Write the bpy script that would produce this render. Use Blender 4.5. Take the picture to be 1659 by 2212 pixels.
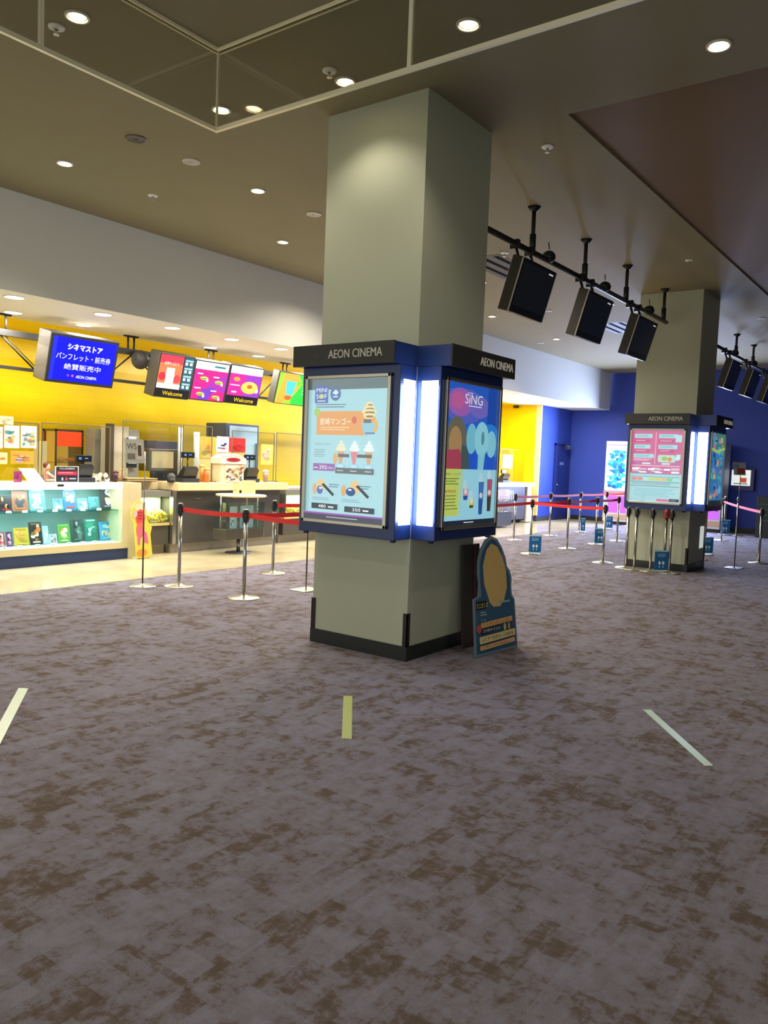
import bpy, bmesh, math, random
from mathutils import Vector, Matrix
random.seed(7)
S = bpy.context.scene
for o in list(bpy.data.objects): bpy.data.objects.remove(o)
C = S.collection

# ---------------------------------------------------------------- camera
FPX, PITCH, ROLL, YAW, EYE = 1723.49, -0.065106, 0.0389047, 0.93662, 1.5
Fv = Vector((math.sin(YAW)*math.cos(PITCH), math.cos(YAW)*math.cos(PITCH), math.sin(PITCH)))
r0 = Vector((math.cos(YAW), -math.sin(YAW), 0)); u0 = r0.cross(Fv)
Rv = r0*math.cos(ROLL)+u0*math.sin(ROLL); Uv = -r0*math.sin(ROLL)+u0*math.cos(ROLL)
cam = bpy.data.cameras.new('camera'); co = bpy.data.objects.new('camera', cam); C.objects.link(co)
m = Matrix((Rv, Uv, -Fv)).transposed().to_4x4(); m.translation = (0, 0, EYE); co.matrix_world = m
cam.sensor_fit = 'VERTICAL'; cam.sensor_height = 36; cam.lens = 36*FPX/2212; cam.clip_start = .05
S.camera = co
# measured points of the place: where a sight line meets a plane
def ray(u, v): return Rv*((u-829.5)/FPX)-Uv*((v-1106)/FPX)+Fv
def atY(u, v, y): d = ray(u, v); return Vector((0, 0, EYE))+d*(y/d.y)
def atX(u, v, x): d = ray(u, v); return Vector((0, 0, EYE))+d*(x/d.x)
def atZ(u, v, z): d = ray(u, v); return Vector((0, 0, EYE))+d*((z-EYE)/d.z)

# ---------------------------------------------------------------- world, exposure
S.view_settings.view_transform = 'Standard'; S.view_settings.look = 'None'
S.view_settings.exposure = 0.0; S.view_settings.gamma = 1; S.view_settings.use_curve_mapping = False
W = bpy.data.worlds.new('world'); S.world = W; W.use_nodes = True
W.node_tree.nodes['Background'].inputs[0].default_value = (.78, .8, .72, 1)
W.node_tree.nodes['Background'].inputs[1].default_value = 2.0
HALL_SPOT = 42; KITCHEN_W = 35; CEIL = 4.17; KZ = 3.14

# ---------------------------------------------------------------- helpers
def lin(h):
    h = h.lstrip('#'); c = [int(h[i:i+2], 16)/255 for i in (0, 2, 4)]
    return tuple(x/12.92 if x <= .04045 else ((x+.055)/1.055)**2.4 for x in c)
MC = {}
def mat(h, rough=.5, metal=0, emit=0, coat=0, spec=.5):
    k = (h, rough, metal, emit, coat, spec)
    if k in MC: return MC[k]
    m = bpy.data.materials.new('m_%s_%d' % (h.strip('#'), len(MC))); m.use_nodes = True
    b = m.node_tree.nodes['Principled BSDF']; c = (*lin(h), 1)
    b.inputs['Base Color'].default_value = c if not emit else tuple(x*.4 for x in c[:3])+(1,)
    b.inputs['Roughness'].default_value = rough; b.inputs['Metallic'].default_value = metal
    b.inputs['Specular IOR Level'].default_value = spec
    b.inputs['Coat Weight'].default_value = coat
    if emit: b.inputs['Emission Color'].default_value = c; b.inputs['Emission Strength'].default_value = emit
    MC[k] = m; return m
def glass(tint='#f8fbfa', gl=.12, name='clear'):
    k = ('glass', tint, gl)
    if k in MC: return MC[k]
    m = bpy.data.materials.new(name); m.use_nodes = True; n = m.node_tree.nodes; l = m.node_tree.links
    n.clear(); out = n.new('ShaderNodeOutputMaterial'); t = n.new('ShaderNodeBsdfTransparent'); g = n.new('ShaderNodeBsdfGlossy')
    t.inputs[0].default_value = (*lin(tint), 1); g.inputs['Roughness'].default_value = .03
    fr = n.new('ShaderNodeLayerWeight'); fr.inputs[0].default_value = .25
    mu = n.new('ShaderNodeMath'); mu.operation = 'MULTIPLY_ADD'; mu.inputs[1].default_value = .3; mu.inputs[2].default_value = gl*.25
    mx = n.new('ShaderNodeMixShader'); l.new(fr.outputs['Facing'], mu.inputs[0]); l.new(mu.outputs[0], mx.inputs[0])
    l.new(t.outputs[0], mx.inputs[1]); l.new(g.outputs[0], mx.inputs[2]); l.new(mx.outputs[0], out.inputs[0])
    MC[k] = m; return m
ORG = {}
class MB:
    def __init__(s): s.bm = bmesh.new(); s.mats = []
    def mi(s, m):
        if m not in s.mats: s.mats.append(m)
        return s.mats.index(m)
    def _tag(s, fs, m):
        i = s.mi(m)
        for f in fs: f.material_index = i
    def hexa(s, P, m, bev=0):
        old = set(s.bm.faces) if bev else None
        vs = [s.bm.verts.new(p) for p in P]
        fs = [s.bm.faces.new([vs[i] for i in q]) for q in ((0, 3, 2, 1), (4, 5, 6, 7), (0, 1, 5, 4), (1, 2, 6, 5), (2, 3, 7, 6), (3, 0, 4, 7))]
        if bev:
            es = set(e for f in fs for e in f.edges)
            r = bmesh.ops.bevel(s.bm, geom=list(es), offset=bev, segments=2, profile=.5, affect='EDGES'); fs = [f for f in s.bm.faces if f not in old]
        s._tag(fs, m); return s
    def box(s, x0, x1, y0, y1, z0, z1, m, bev=0):
        x0, x1 = min(x0, x1), max(x0, x1); y0, y1 = min(y0, y1), max(y0, y1); z0, z1 = min(z0, z1), max(z0, z1)
        return s.hexa([(x0, y0, z0), (x1, y0, z0), (x1, y1, z0), (x0, y1, z0), (x0, y0, z1), (x1, y0, z1), (x1, y1, z1), (x0, y1, z1)], m, bev)
    def obox(s, c, U, V, N, w, h, d, m, bev=0):
        c, U, V, N = Vector(c), Vector(U).normalized(), Vector(V).normalized(), Vector(N).normalized()
        P = [c+U*a*w/2+N*b*d/2+V*e*h/2 for e in (-1, 1) for a, b in ((-1, -1), (1, -1), (1, 1), (-1, 1))]
        return s.hexa(P, m, bev)
    def tube(s, p0, p1, r, m, seg=12, r1=None):
        p0, p1 = Vector(p0), Vector(p1); r1 = r if r1 is None else r1; d = (p1-p0).normalized()
        a = d.orthogonal().normalized(); b = d.cross(a)
        R = [[s.bm.verts.new(p+(a*math.cos(t)+b*math.sin(t))*q) for t in [2*math.pi*i/seg for i in range(seg)]] for p, q in ((p0, r), (p1, r1))]
        fs = [s.bm.faces.new((R[0][i], R[0][(i+1) % seg], R[1][(i+1) % seg], R[1][i])) for i in range(seg)]
        for f in fs: f.smooth = True
        fs += [s.bm.faces.new(R[0][::-1]), s.bm.faces.new(R[1])]
        s._tag(fs, m); return s
    def lathe(s, prof, c, m, seg=24, axis='z'):
        c = Vector(c); R = []
        for r, z in prof:
            ring = []
            for i in range(seg):
                t = 2*math.pi*i/seg; q = Vector((r*math.cos(t), r*math.sin(t), z))
                if axis == 'y': q = Vector((q.x, q.z, q.y))
                if axis == 'x': q = Vector((q.z, q.x, q.y))
                ring.append(s.bm.verts.new(c+q))
            R.append(ring)
        fs = []
        for a, b in zip(R, R[1:]):
            for i in range(seg): fs.append(s.bm.faces.new((a[i], a[(i+1) % seg], b[(i+1) % seg], b[i])))
        for f in fs: f.smooth = True
        if abs(prof[0][0]-prof[-1][0]) < 1e-6 and prof[0][0] > .002 and len(prof) > 3:   # closed ring
            for i in range(seg): fs.append(s.bm.faces.new((R[-1][i], R[-1][(i+1) % seg], R[0][(i+1) % seg], R[0][i])))
        else: fs.append(s.bm.faces.new(R[0][::-1])); fs.append(s.bm.faces.new(R[-1]))
        s._tag(fs, m); return s
    def poly(s, pts, m):
        f = s.bm.faces.new([s.bm.verts.new(p) for p in pts]); s._tag([f], m); return s
    def prism(s, pts, off, m, m2=None):
        off = Vector(off); a = [s.bm.verts.new(p) for p in pts]; b = [s.bm.verts.new(Vector(p)+off) for p in pts]; n = len(a)
        fs = [s.bm.faces.new(a[::-1])]; s._tag(fs, m)
        g = [s.bm.faces.new(b)]+[s.bm.faces.new((a[i], a[(i+1) % n], b[(i+1) % n], b[i])) for i in range(n)]; s._tag(g, m2 or m); return s
    def sphere(s, c, r, m, sx=1, sy=1, sz=1, seg=12):
        v = bmesh.ops.create_uvsphere(s.bm, u_segments=seg, v_segments=max(6, seg//2+1), radius=r)['verts']
        for q in v: q.co = Vector((q.co.x*sx, q.co.y*sy, q.co.z*sz))+Vector(c)
        fs = set(f for q in v for f in q.link_faces)
        for f in fs: f.smooth = True
        s._tag(fs, m); return s
    def text(s, t, c, U, V, w, h, m, ext=0, bold=0):
        """text fitted in a w x h box centred at c in the plane U,V"""
        if any(not ('\u3040' <= ch <= '\u30ff' or ch in '・ ') for ch in t): bold = 0
        cu = bpy.data.curves.new('t', 'FONT'); cu.body = t; cu.size = 1; cu.offset = bold; cu.resolution_u = 3; cu.extrude = 0
        o = bpy.data.objects.new('t', cu); C.objects.link(o)
        me = bpy.data.meshes.new_from_object(o.evaluated_get(bpy.context.evaluated_depsgraph_get()))
        C.objects.unlink(o); bpy.data.objects.remove(o); bpy.data.curves.remove(cu)
        if not me.vertices: return s
        xs = [v.co.x for v in me.vertices]; ys = [v.co.y for v in me.vertices]
        ax, bx, ay, by = min(xs), max(xs), min(ys), max(ys)
        U, V, c = Vector(U).normalized(), Vector(V).normalized(), Vector(c); N = U.cross(V)
        kx = w/max(bx-ax, 1e-5); ky = h/max(by-ay, 1e-5)
        vs = [s.bm.verts.new(c+U*((v.co.x-(ax+bx)/2)*kx)+V*((v.co.y-(ay+by)/2)*ky)) for v in me.vertices]
        fs = []
        for p in me.polygons:
            try: fs.append(s.bm.faces.new([vs[i] for i in p.vertices]))
            except ValueError: pass
        s._tag(fs, m)
        if ext:
            r = bmesh.ops.extrude_face_region(s.bm, geom=fs); nv = [g for g in r['geom'] if isinstance(g, bmesh.types.BMVert)]
            for q in nv: q.co += N*ext
            nf = set(f for q in nv for f in q.link_faces); s._tag(nf, m)
        bpy.data.meshes.remove(me); return s
    def build(s, name, parent=None, label=None, cat=None, group=None, kind=None, loc=None):
        me = bpy.data.meshes.new(name); s.bm.normal_update(); s.bm.to_mesh(me)
        for m in s.mats: me.materials.append(m)
        s.bm.free(); o = bpy.data.objects.new(name, me); C.objects.link(o)
        if parent is not None:
            o.parent = parent; L = ORG.get(parent.name, Vector()); me.transform(Matrix.Translation(-L)); ORG[o.name] = L.copy()
        else:
            if loc is None:
                vs = [v.co for v in me.vertices]
                loc = Vector(((min(v.x for v in vs)+max(v.x for v in vs))/2, (min(v.y for v in vs)+max(v.y for v in vs))/2, min(v.z for v in vs)))
            L = Vector(loc); me.transform(Matrix.Translation(-L)); o.location = L; ORG[o.name] = L.copy()
        tag(o, label, cat, group, kind); return o
def tag(o, label=None, cat=None, group=None, kind=None):
    if label: o['label'] = label
    if cat: o['category'] = cat
    if group: o['group'] = group
    if kind: o['kind'] = kind
    return o
def thing(name, loc, label, cat, group=None):
    o = bpy.data.objects.new(name, None); C.objects.link(o); o.location = loc; o.empty_display_size = .1
    ORG[o.name] = Vector(loc); return tag(o, label, cat, group)
def copy_tree(o, parent=None):
    c = o.copy(); C.objects.link(c); c.parent = parent; ORG[c.name] = ORG[o.name].copy()
    for ch in list(o.children):
        if not ch.name.startswith('belt'): copy_tree(ch, c)
    return c
class Art:
    """flat printed sheet: fractions u (right) and v (down) on a w x h panel"""
    def __init__(s, mb, tl, U, V, w, h, emit=0, rough=.4, step=.0006):
        s.mb, s.tl, s.U, s.V, s.w, s.h, s.e, s.r = mb, Vector(tl), Vector(U).normalized(), Vector(V).normalized(), w, h, emit, rough
        s.N = s.U.cross(s.V); s.k = 0; s.step = step
    def P(s, u, v): return s.tl+s.U*(u*s.w)-s.V*(v*s.h)+s.N*(s.k*s.step)
    def m(s, c): return mat(c, s.r, emit=s.e)
    def rect(s, a, b, c, d, col): s.k += 1; s.mb.poly([s.P(a, d), s.P(b, d), s.P(b, c), s.P(a, c)], s.m(col)); return s
    def poly(s, pts, col): s.k += 1; s.mb.poly([s.P(*p) for p in pts], s.m(col)); return s
    def ell(s, u, v, a, b, col, n=20): return s.poly([(u+a*math.cos(-2*math.pi*i/n), v-b*math.sin(-2*math.pi*i/n)*-1) for i in range(n)][::1], col)
    def text(s, t, u, v, a, b, col, bold=.0):
        s.k += 1; s.mb.text(t, s.P(u, v), s.U, s.V, a*s.w, b*s.h, s.m(col), 0, bold); return s
    def lines(s, a, b, c, d, n, col, th=.5):
        hh = (d-c)/n
        for i in range(n): s.rect(a, a+(b-a)*random.uniform(.75, 1), c+i*hh, c+i*hh+hh*th, col)
        return s
XR, YU, YD, ZU = Vector((1, 0, 0)), Vector((0, 1, 0)), Vector((0, -1, 0)), Vector((0, 0, 1))

# ---------------------------------------------------------------- materials with pattern
def carpet_mat():
    m = bpy.data.materials.new('carpet'); m.use_nodes = True; n = m.node_tree.nodes; l = m.node_tree.links; b = n['Principled BSDF']
    tc = n.new('ShaderNodeNewGeometry')
    def cells(sx, sy, off):
        mp = n.new('ShaderNodeMapping'); mp.inputs['Location'].default_value = off; mp.inputs['Scale'].default_value = (sx, sy, 0)
        l.new(tc.outputs['Position'], mp.inputs[0]); f = n.new('ShaderNodeVectorMath'); f.operation = 'FLOOR'; l.new(mp.outputs[0], f.inputs[0])
        w = n.new('ShaderNodeTexWhiteNoise'); l.new(f.outputs[0], w.inputs[0]); return w.outputs['Value']
    def noise(sc, det, rg, dist=0):
        t = n.new('ShaderNodeTexNoise'); t.inputs['Scale'].default_value = sc; t.inputs['Detail'].default_value = det; t.inputs['Roughness'].default_value = rg
        t.inputs['Distortion'].default_value = dist; l.new(tc.outputs['Position'], t.inputs['Vector']); return t.outputs[0]
    def mad(a, k, c):
        q = n.new('ShaderNodeMath'); q.operation = 'MULTIPLY_ADD'; l.new(a, q.inputs[0]); q.inputs[1].default_value = k
        if isinstance(c, (int, float)): q.inputs[2].default_value = c
        else: l.new(c, q.inputs[2])
        return q.outputs[0]
    v = mad(cells(10.3, 7.1, (0, 0, 0)), .13, mad(cells(6.1, 13, (.3, .4, 0)), .13, -.13))
    v = mad(cells(19, 25, (.7, .1, 0)), .07, v)
    v = mad(noise(14.5, 10, .74, .2), .9, mad(noise(2.2, 2, .5), .25, mad(v, 1, -.1)))
    rp = n.new('ShaderNodeValToRGB'); l.new(v, rp.inputs[0]); e = rp.color_ramp.elements
    e[0].position = .33; e[0].color = (*lin('#5c5148'), 1); e[1].position = .48; e[1].color = (*lin('#777078'), 1)
    x = e.new(.41); x.color = (*lin('#675b57'), 1); x = e.new(.66); x.color = (*lin('#827f8c'), 1)
    fine = noise(260, 2, .6)
    mx = n.new('ShaderNodeMix'); mx.data_type = 'RGBA'; mx.blend_type = 'OVERLAY'; mx.inputs[0].default_value = .55
    l.new(rp.outputs[0], mx.inputs[6]); l.new(fine, mx.inputs[7]); l.new(mx.outputs[2], b.inputs['Base Color'])
    b.inputs['Roughness'].default_value = .95; b.inputs['Specular IOR Level'].default_value = .12
    bp = n.new('ShaderNodeBump'); bp.inputs['Strength'].default_value = .35; bp.inputs['Distance'].default_value = .004
    l.new(fine, bp.inputs['Height']); l.new(bp.outputs[0], b.inputs['Normal']); return m
def tile_mat(name, c1, c2, grout, sx, sy, rough, plane='xy', nz=.4):
    m = bpy.data.materials.new(name); m.use_nodes = True; n = m.node_tree.nodes; l = m.node_tree.links; b = n['Principled BSDF']
    g = n.new('ShaderNodeNewGeometry'); sp = n.new('ShaderNodeSeparateXYZ'); cb = n.new('ShaderNodeCombineXYZ'); l.new(g.outputs['Position'], sp.inputs[0])
    ax = {'x': 0, 'y': 1, 'z': 2}; l.new(sp.outputs[ax[plane[0]]], cb.inputs[0]); l.new(sp.outputs[ax[plane[1]]], cb.inputs[1])
    t = n.new('ShaderNodeTexBrick'); l.new(cb.outputs[0], t.inputs[0]); t.inputs['Scale'].default_value = 1; t.inputs['Brick Width'].default_value = sx
    t.inputs['Row Height'].default_value = sy; t.inputs['Mortar Size'].default_value = .004; t.offset = 0
    t.inputs['Color1'].default_value = (*lin(c1), 1); t.inputs['Color2'].default_value = (*lin(c2), 1); t.inputs['Mortar'].default_value = (*lin(grout), 1)
    no = n.new('ShaderNodeTexNoise'); no.inputs['Scale'].default_value = 2.2; no.inputs['Detail'].default_value = 6; l.new(g.outputs['Position'], no.inputs['Vector'])
    mx = n.new('ShaderNodeMix'); mx.data_type = 'RGBA'; mx.blend_type = 'OVERLAY'; mx.inputs[0].default_value = nz
    l.new(t.outputs[0], mx.inputs[6]); l.new(no.outputs[0], mx.inputs[7]); l.new(mx.outputs[2], b.inputs['Base Color'])
    b.inputs['Roughness'].default_value = rough; return m
def paint(h, var=.08, rough=.75):
    m = bpy.data.materials.new('paint_'+h.strip('#')); m.use_nodes = True; n = m.node_tree.nodes; l = m.node_tree.links; b = n['Principled BSDF']
    t = n.new('ShaderNodeTexNoise'); t.inputs['Scale'].default_value = 1.3; t.inputs['Detail'].default_value = 5; g = n.new('ShaderNodeNewGeometry'); l.new(g.outputs['Position'], t.inputs['Vector'])
    mx = n.new('ShaderNodeMix'); mx.data_type = 'RGBA'; mx.blend_type = 'OVERLAY'; mx.inputs[0].default_value = var
    mx.inputs[6].default_value = (*lin(h), 1); l.new(t.outputs[0], mx.inputs[7]); l.new(mx.outputs[2], b.inputs['Base Color'])
    b.inputs['Roughness'].default_value = rough; b.inputs['Specular IOR Level'].default_value = .3; return m
CEILM = paint('#8b8266'); CEILW = paint('#e8e2d6'); GREY = paint('#e4e5dd'); COL = paint('#adb19d', .06, .5); NAVY = paint('#3349a4', .1, .55)
YEL = tile_mat('yellow_tiles', '#f2d000', '#efcc00', '#e9c400', .3, .1, .3, 'xz', .06); YELX = tile_mat('yellow_tiles_end', '#f2d000', '#efcc00', '#e9c400', .3, .1, .3, 'yz', .06)
STEEL = mat('#c8c8c4', .25, 1); DSTEEL = mat('#8a8a88', .35, 1); BLACK = mat('#121212', .45); DARK = mat('#26282a', .5); CHAR = mat('#3c3b3a', .5)
CREAM = mat('#e8dfc4', .5); BEIGE = mat('#cbbd96', .5); WHITE = mat('#f2f0ea', .5); WOOD = mat('#e3cfa0', .35); REDB = mat('#ee2a2c', .55)
BLUEM = mat('#22366c', .3); DBLUE = mat('#24345c', .4); GLS = glass(); GLB = glass('#eef8f6', .12)

# ================================================================ setting
X1, YB = 21.9, 9.5
def st(name, mb, **k): return mb.build(name, kind='structure', **k)
st('floor', MB().box(-8, X1, -4.5, 7.79, -.1, 0, carpet_mat()))
st('floor_marble', MB().box(-8, X1, 7.79, 11.4, -.1, 0, tile_mat('marble', '#cbbf9c', '#c6b994', '#b8aa86', .9, .9, .14)))
st('ceiling', MB().box(-8, X1+.1, 2.67, 8.33, CEIL, CEIL+.1, CEILM).box(-8, 5.79, -4.5, 2.67, CEIL, CEIL+.1, CEILM))
st('ceiling_recess', MB().box(5.79, X1+.1, -4.5, 2.67, CEIL+.022, CEIL+.1, paint('#7a6448')))
st('ceiling_kitchen', MB().box(0, 19.85, 8.38, 10.1, KZ, KZ+.1, CEILW).box(19.85, X1, 8.38, YB, KZ, KZ+.1, CEILW))
st('ceiling_kitchen_rear', MB().box(0, 19.85, 10.1, 11.3, KZ, KZ+.1, YEL))
st('wall_fascia', MB().box(-8, X1-.1, 8.33, 8.38, KZ-.01, CEIL+.1, GREY))
st('wall_kitchen', MB().box(0, 19.9, 11.3, 11.4, 0, KZ+.1, YEL))
st('wall_kitchen_end', MB().box(19.85, 19.95, YB, 11.3, 0, KZ+.1, YELX))
st('wall_blue', MB().box(19.85, X1, YB-.02, YB+.1, 0, KZ+.1, NAVY))
st('wall_far', MB().box(X1, X1+.1, -4.5, YB+.1, 0, CEIL+.1, NAVY))
st('wall_right_light_block', MB().box(.5, X1, -4.6, -4.5, 0, CEIL+.1, paint('#33303a')))  # unseen dark wall, added and cut short to block light from the side
st('wall_kitchen_left', MB().box(-.1, 0, 8.38, 11.4, 0, KZ+.1, YEL))
st('baseboard_blue', MB().box(19.83, X1, YB-.035, YB-.02, 0, .12, CHAR))
st('baseboard_far', MB().box(X1-.015, X1, -4.5, YB-.035, 0, .12, BLACK))
st('baseboard_end', MB().box(19.835, 19.85, YB-.02, 11.2, 0, .16, CHAR))
st('trim_1', MB().box(19.825, 19.875, YB-.045, YB+.105, .16, KZ, mat('#e9d890', .5)))
d1 = st('door_1', MB().box(20.85, 21.72, YB-.05, YB-.02, .02, 2.1, mat('#25357f', .4), .004).box(20.8, 20.85, YB-.06, YB-.02, 0, 2.15, mat('#1c2a66', .4)).box(21.72, 21.77, YB-.06, YB-.02, 0, 2.15, mat('#1c2a66', .4)).box(20.8, 21.77, YB-.06, YB-.02, 2.1, 2.15, mat('#1c2a66', .4)))
MB().tube((20.93, YB-.06, 1.0), (20.93, YB-.11, 1.0), .012, STEEL).tube((20.93, YB-.1, 1.0), (21.04, YB-.1, 1.0), .01, STEEL).build('door_handle', d1)
MB().box(21.15, 21.4, YB-.055, YB-.05, 1.55, 1.63, mat('#7a88c8', .4)).build('door_plate', d1)

# ---- lights set in the ceilings, seen and added
def spot(p, power, col=(1, .89, .72), size=2.1, blend=.6, name='hall_downlight_and_fill_lamp'):
    L = bpy.data.lights.new(name, 'SPOT'); L.energy = power; L.color = col; L.spot_size = size; L.spot_blend = blend; L.shadow_soft_size = .05
    o = bpy.data.objects.new(name, L); C.objects.link(o); o.location = p; return o
def make_down(z):
    t = thing('ceiling_downlight', (0, 0, z), 'x', 'light')
    MB().lathe([(.062, -.012), (.075, -.012), (.078, 0), (.062, 0)], (0, 0, z), mat('#d8d2c4', .4)).build('trim_ring', t)
    MB().lathe([(.001, -.004), (.048, -.004), (.055, 0), (.001, .0)], (0, 0, z), mat('#ffe6b0', .5, emit=26)).build('lamp', t)
    return t
DL = [(2.937, 4.668, 'warm downlight beyond the glass barrier in the top left corner of the ceiling'),
      (4.304, 2.67, 'warm downlight seen through the glass barrier right of its upright joint'),
      (5.342, 1.472, 'big bright warm downlight nearest the upper right corner of the ceiling'),
      (4.477, 3.781, 'downlight just in front of the big column, behind the glass barrier'),
      (4.327, 4.904, 'downlight glowing right behind the corner of the glass barrier'),
      (4.347, 7.082, 'warm downlight in the ceiling at the left, above the blue shop screen'),
      (5.824, 6.023, 'downlight midway between the glass barrier corner and the big column'),
      (7.36, 7.144, 'downlight closest to the grey fascia just left of the big column'),
      (12.872, 7.213, 'small downlight just right of the big column under the nearest hanging monitor'),
      (12.715, 4.961, 'downlight beside the middle hanging monitor'),
      (15.692, 7.235, 'far downlight above the far end of the grey fascia')]
dl0 = make_down(CEIL)
for i, (x, y, lb) in enumerate(DL):
    o = dl0 if i == 0 else copy_tree(dl0); o.location = (x, y, CEIL); o['label'] = lb; o['group'] = 'warm ceiling downlights in the hall'
    spot((x, y, CEIL-.03), HALL_SPOT*(.6 if i == 3 else 1))
for x, y, lb in ((8.9, 6.03, 'added fill downlight hidden above and behind the big column, front'), (8.9, 7.15, 'added fill downlight hidden behind the big column, near the fascia'), (7.4, 6.03, 'added fill downlight hidden right behind the big column'), (10.4, 6.03, 'added fill downlight hidden behind the big column, farthest'), (7.4, 4.9, 'added fill downlight hidden just behind the big column top')):
    o = copy_tree(dl0); o.location = (x, y, CEIL); o['label'] = lb; spot((x, y, CEIL-.03), HALL_SPOT*3.5, size=2.6)  # unseen strong downlights, added to brighten the far column
for x, y in ((1.4, 2.7), (1.4, 5), (1.4, 7.1), (-1, 1), (2.2, .2), (5, -1.5), (-1, 4.5), (8, -1.2)): spot((x, y, CEIL-.03), HALL_SPOT*1.15)  # added lamps without fittings, out of view, filling the hall with light
# sprinklers, speakers, blank discs
def spr():
    t = thing('sprinkler', (0, 0, CEIL), 'x', 'sprinkler')
    MB().lathe([(.012, -.018), (.05, -.008), (.052, 0), (.012, 0)], (0, 0, CEIL), mat('#f6f4ee', .4)).build('rosette', t)
    MB().tube((0, 0, CEIL-.015), (0, 0, CEIL-.045), .008, STEEL).lathe([(.02, -.05), (.022, -.045), (.004, -.043)], (0, 0, CEIL), STEEL, 12).build('nozzle', t)
    return t
s0 = spr()
for i, (u, v, lb) in enumerate([(122, 58, 'white sprinkler head beside the downlight in the top left corner'), (712, 152, 'sprinkler head beside the downlight above the big column, behind the glass barrier'),
        (330, 422, 'sprinkler head in the ceiling over the grey fascia on the left'), (1183, 317, 'white sprinkler head in the dark ceiling right of the big column top'),
        (1090, 546, 'sprinkler head over the nearest hanging monitor beside the big column'), (1489, 562, 'sprinkler head in the ceiling above the far column')]):
    p = atZ(u, v, CEIL); o = s0 if i == 0 else copy_tree(s0); o.location = (p.x, p.y, CEIL); tag(o, lb, 'sprinkler', 'ceiling sprinkler heads')
for u, v, r, c, lb in [(294, 299, .085, '#6f665c', 'dull brown round speaker grille flush in the ceiling, left'), (413, 348, .08, '#cfc8b8', 'white ribbed round ceiling diffuser left of the big column'),
        (678, 462, .08, '#d8d2c4', 'white round ceiling disc touching the left edge of the big column'), (560, 239, .045, '#e8d9a8', 'small cream round ceiling fitting right of the glass barrier corner'),
        (1184, 671, .07, '#cfcfda', 'pale round ceiling disc between the nearest and middle monitors'), (1168, 740, .07, '#cfcfda', 'pale round ceiling disc low over the far fascia'),
        (1645, 687, .06, '#cfcfda', 'pale round ceiling disc at the right edge behind the far column')]:
    p = atZ(u, v, CEIL); m1 = mat(c, .5); mb = MB().lathe([(r*.8, -.012), (r, -.012), (r*1.06, 0), (r*.8, 0)], (p.x, p.y, CEIL), m1)
    for q in (.3, .5, .68): mb.lathe([(r*q-.006, -.01), (r*q+.006, -.01), (r*q+.006, 0), (r*q-.006, 0)], (p.x, p.y, CEIL), m1)
    mb.lathe([(.001, -.004), (r*.8, -.004), (r*.8, 0), (.001, 0)], (p.x, p.y, CEIL), mat(c, .7)); mb.build('ceiling_speaker', label=lb, cat='speaker')
for (x, y, lb) in [(9.75, 5.35, 'black slatted air vent in the ceiling just right of the big column'), (14.9, 5.6, 'black slatted air vent in the ceiling behind the far hanging monitors')]:
    t = thing('air_vent', (x, y, CEIL), lb, 'air vent')
    MB().box(x-.62, x+.62, y-.3, y+.3, CEIL-.003, CEIL, mat('#3a363e', .6)).build('panel', t)
    for k in range(3): MB().box(x-.55, x+.55, y-.24+k*.19, y-.17+k*.19, CEIL-.004, CEIL-.003, mat('#0c0c0e', .95, spec=.05)).build('slot', t)
# kitchen downlights
kx = [4.74, 5.86, 6.91, 7.96, 8.98, 10.1, 11.3, 12.4, 13.5, 14.7, 15.8, 16.95, 18.0, 19.0, 20.0]
kb = [5.27, 6.25, 8.44, 9.48, 10.6, 12.4, 14.4, 16.5, 18.6]
kd = None; n = 0
def kdown(x, y, lb):
    global kd
    if kd is None:
        kd = thing('kitchen_downlight', (0, 0, KZ), 'x', 'light')
        MB().lathe([(.1, -.008), (.112, -.008), (.115, 0), (.1, 0)], (0, 0, KZ), WHITE).build('trim_ring', kd)
        MB().lathe([(.001, -.003), (.1, -.003), (.1, 0), (.001, 0)], (0, 0, KZ), mat('#fffdf4', .5, emit=7)).build('diffuser', kd); o = kd
    else: o = copy_tree(kd)
    o.location = (x, y, KZ); tag(o, lb, 'light', 'round downlights in the white counter ceiling')
    L = bpy.data.lights.new('kitchen_lamp', 'AREA'); L.shape = 'DISK'; L.size = .2; L.energy = KITCHEN_W; L.color = (1, .95, .85)
    q = bpy.data.objects.new('kitchen_lamp', L); C.objects.link(q); q.location = (x, y, KZ-.02)
ordn = ['leftmost', 'second', 'third', 'fourth', 'fifth', 'sixth', 'seventh', 'eighth', 'ninth', 'tenth', 'eleventh', 'twelfth', 'thirteenth', 'fourteenth', 'fifteenth']
for i, x in enumerate(kx): kdown(x, 8.68, 'round white downlight, %s of the front row along the fascia edge' % ordn[i])
for i, x in enumerate(kb): kdown(x, 9.68, 'round white downlight, %s of the rear row over the counters' % ordn[i])
kdown(5.0, 10.9, 'round white downlight at the far left behind the screen truss')

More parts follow.
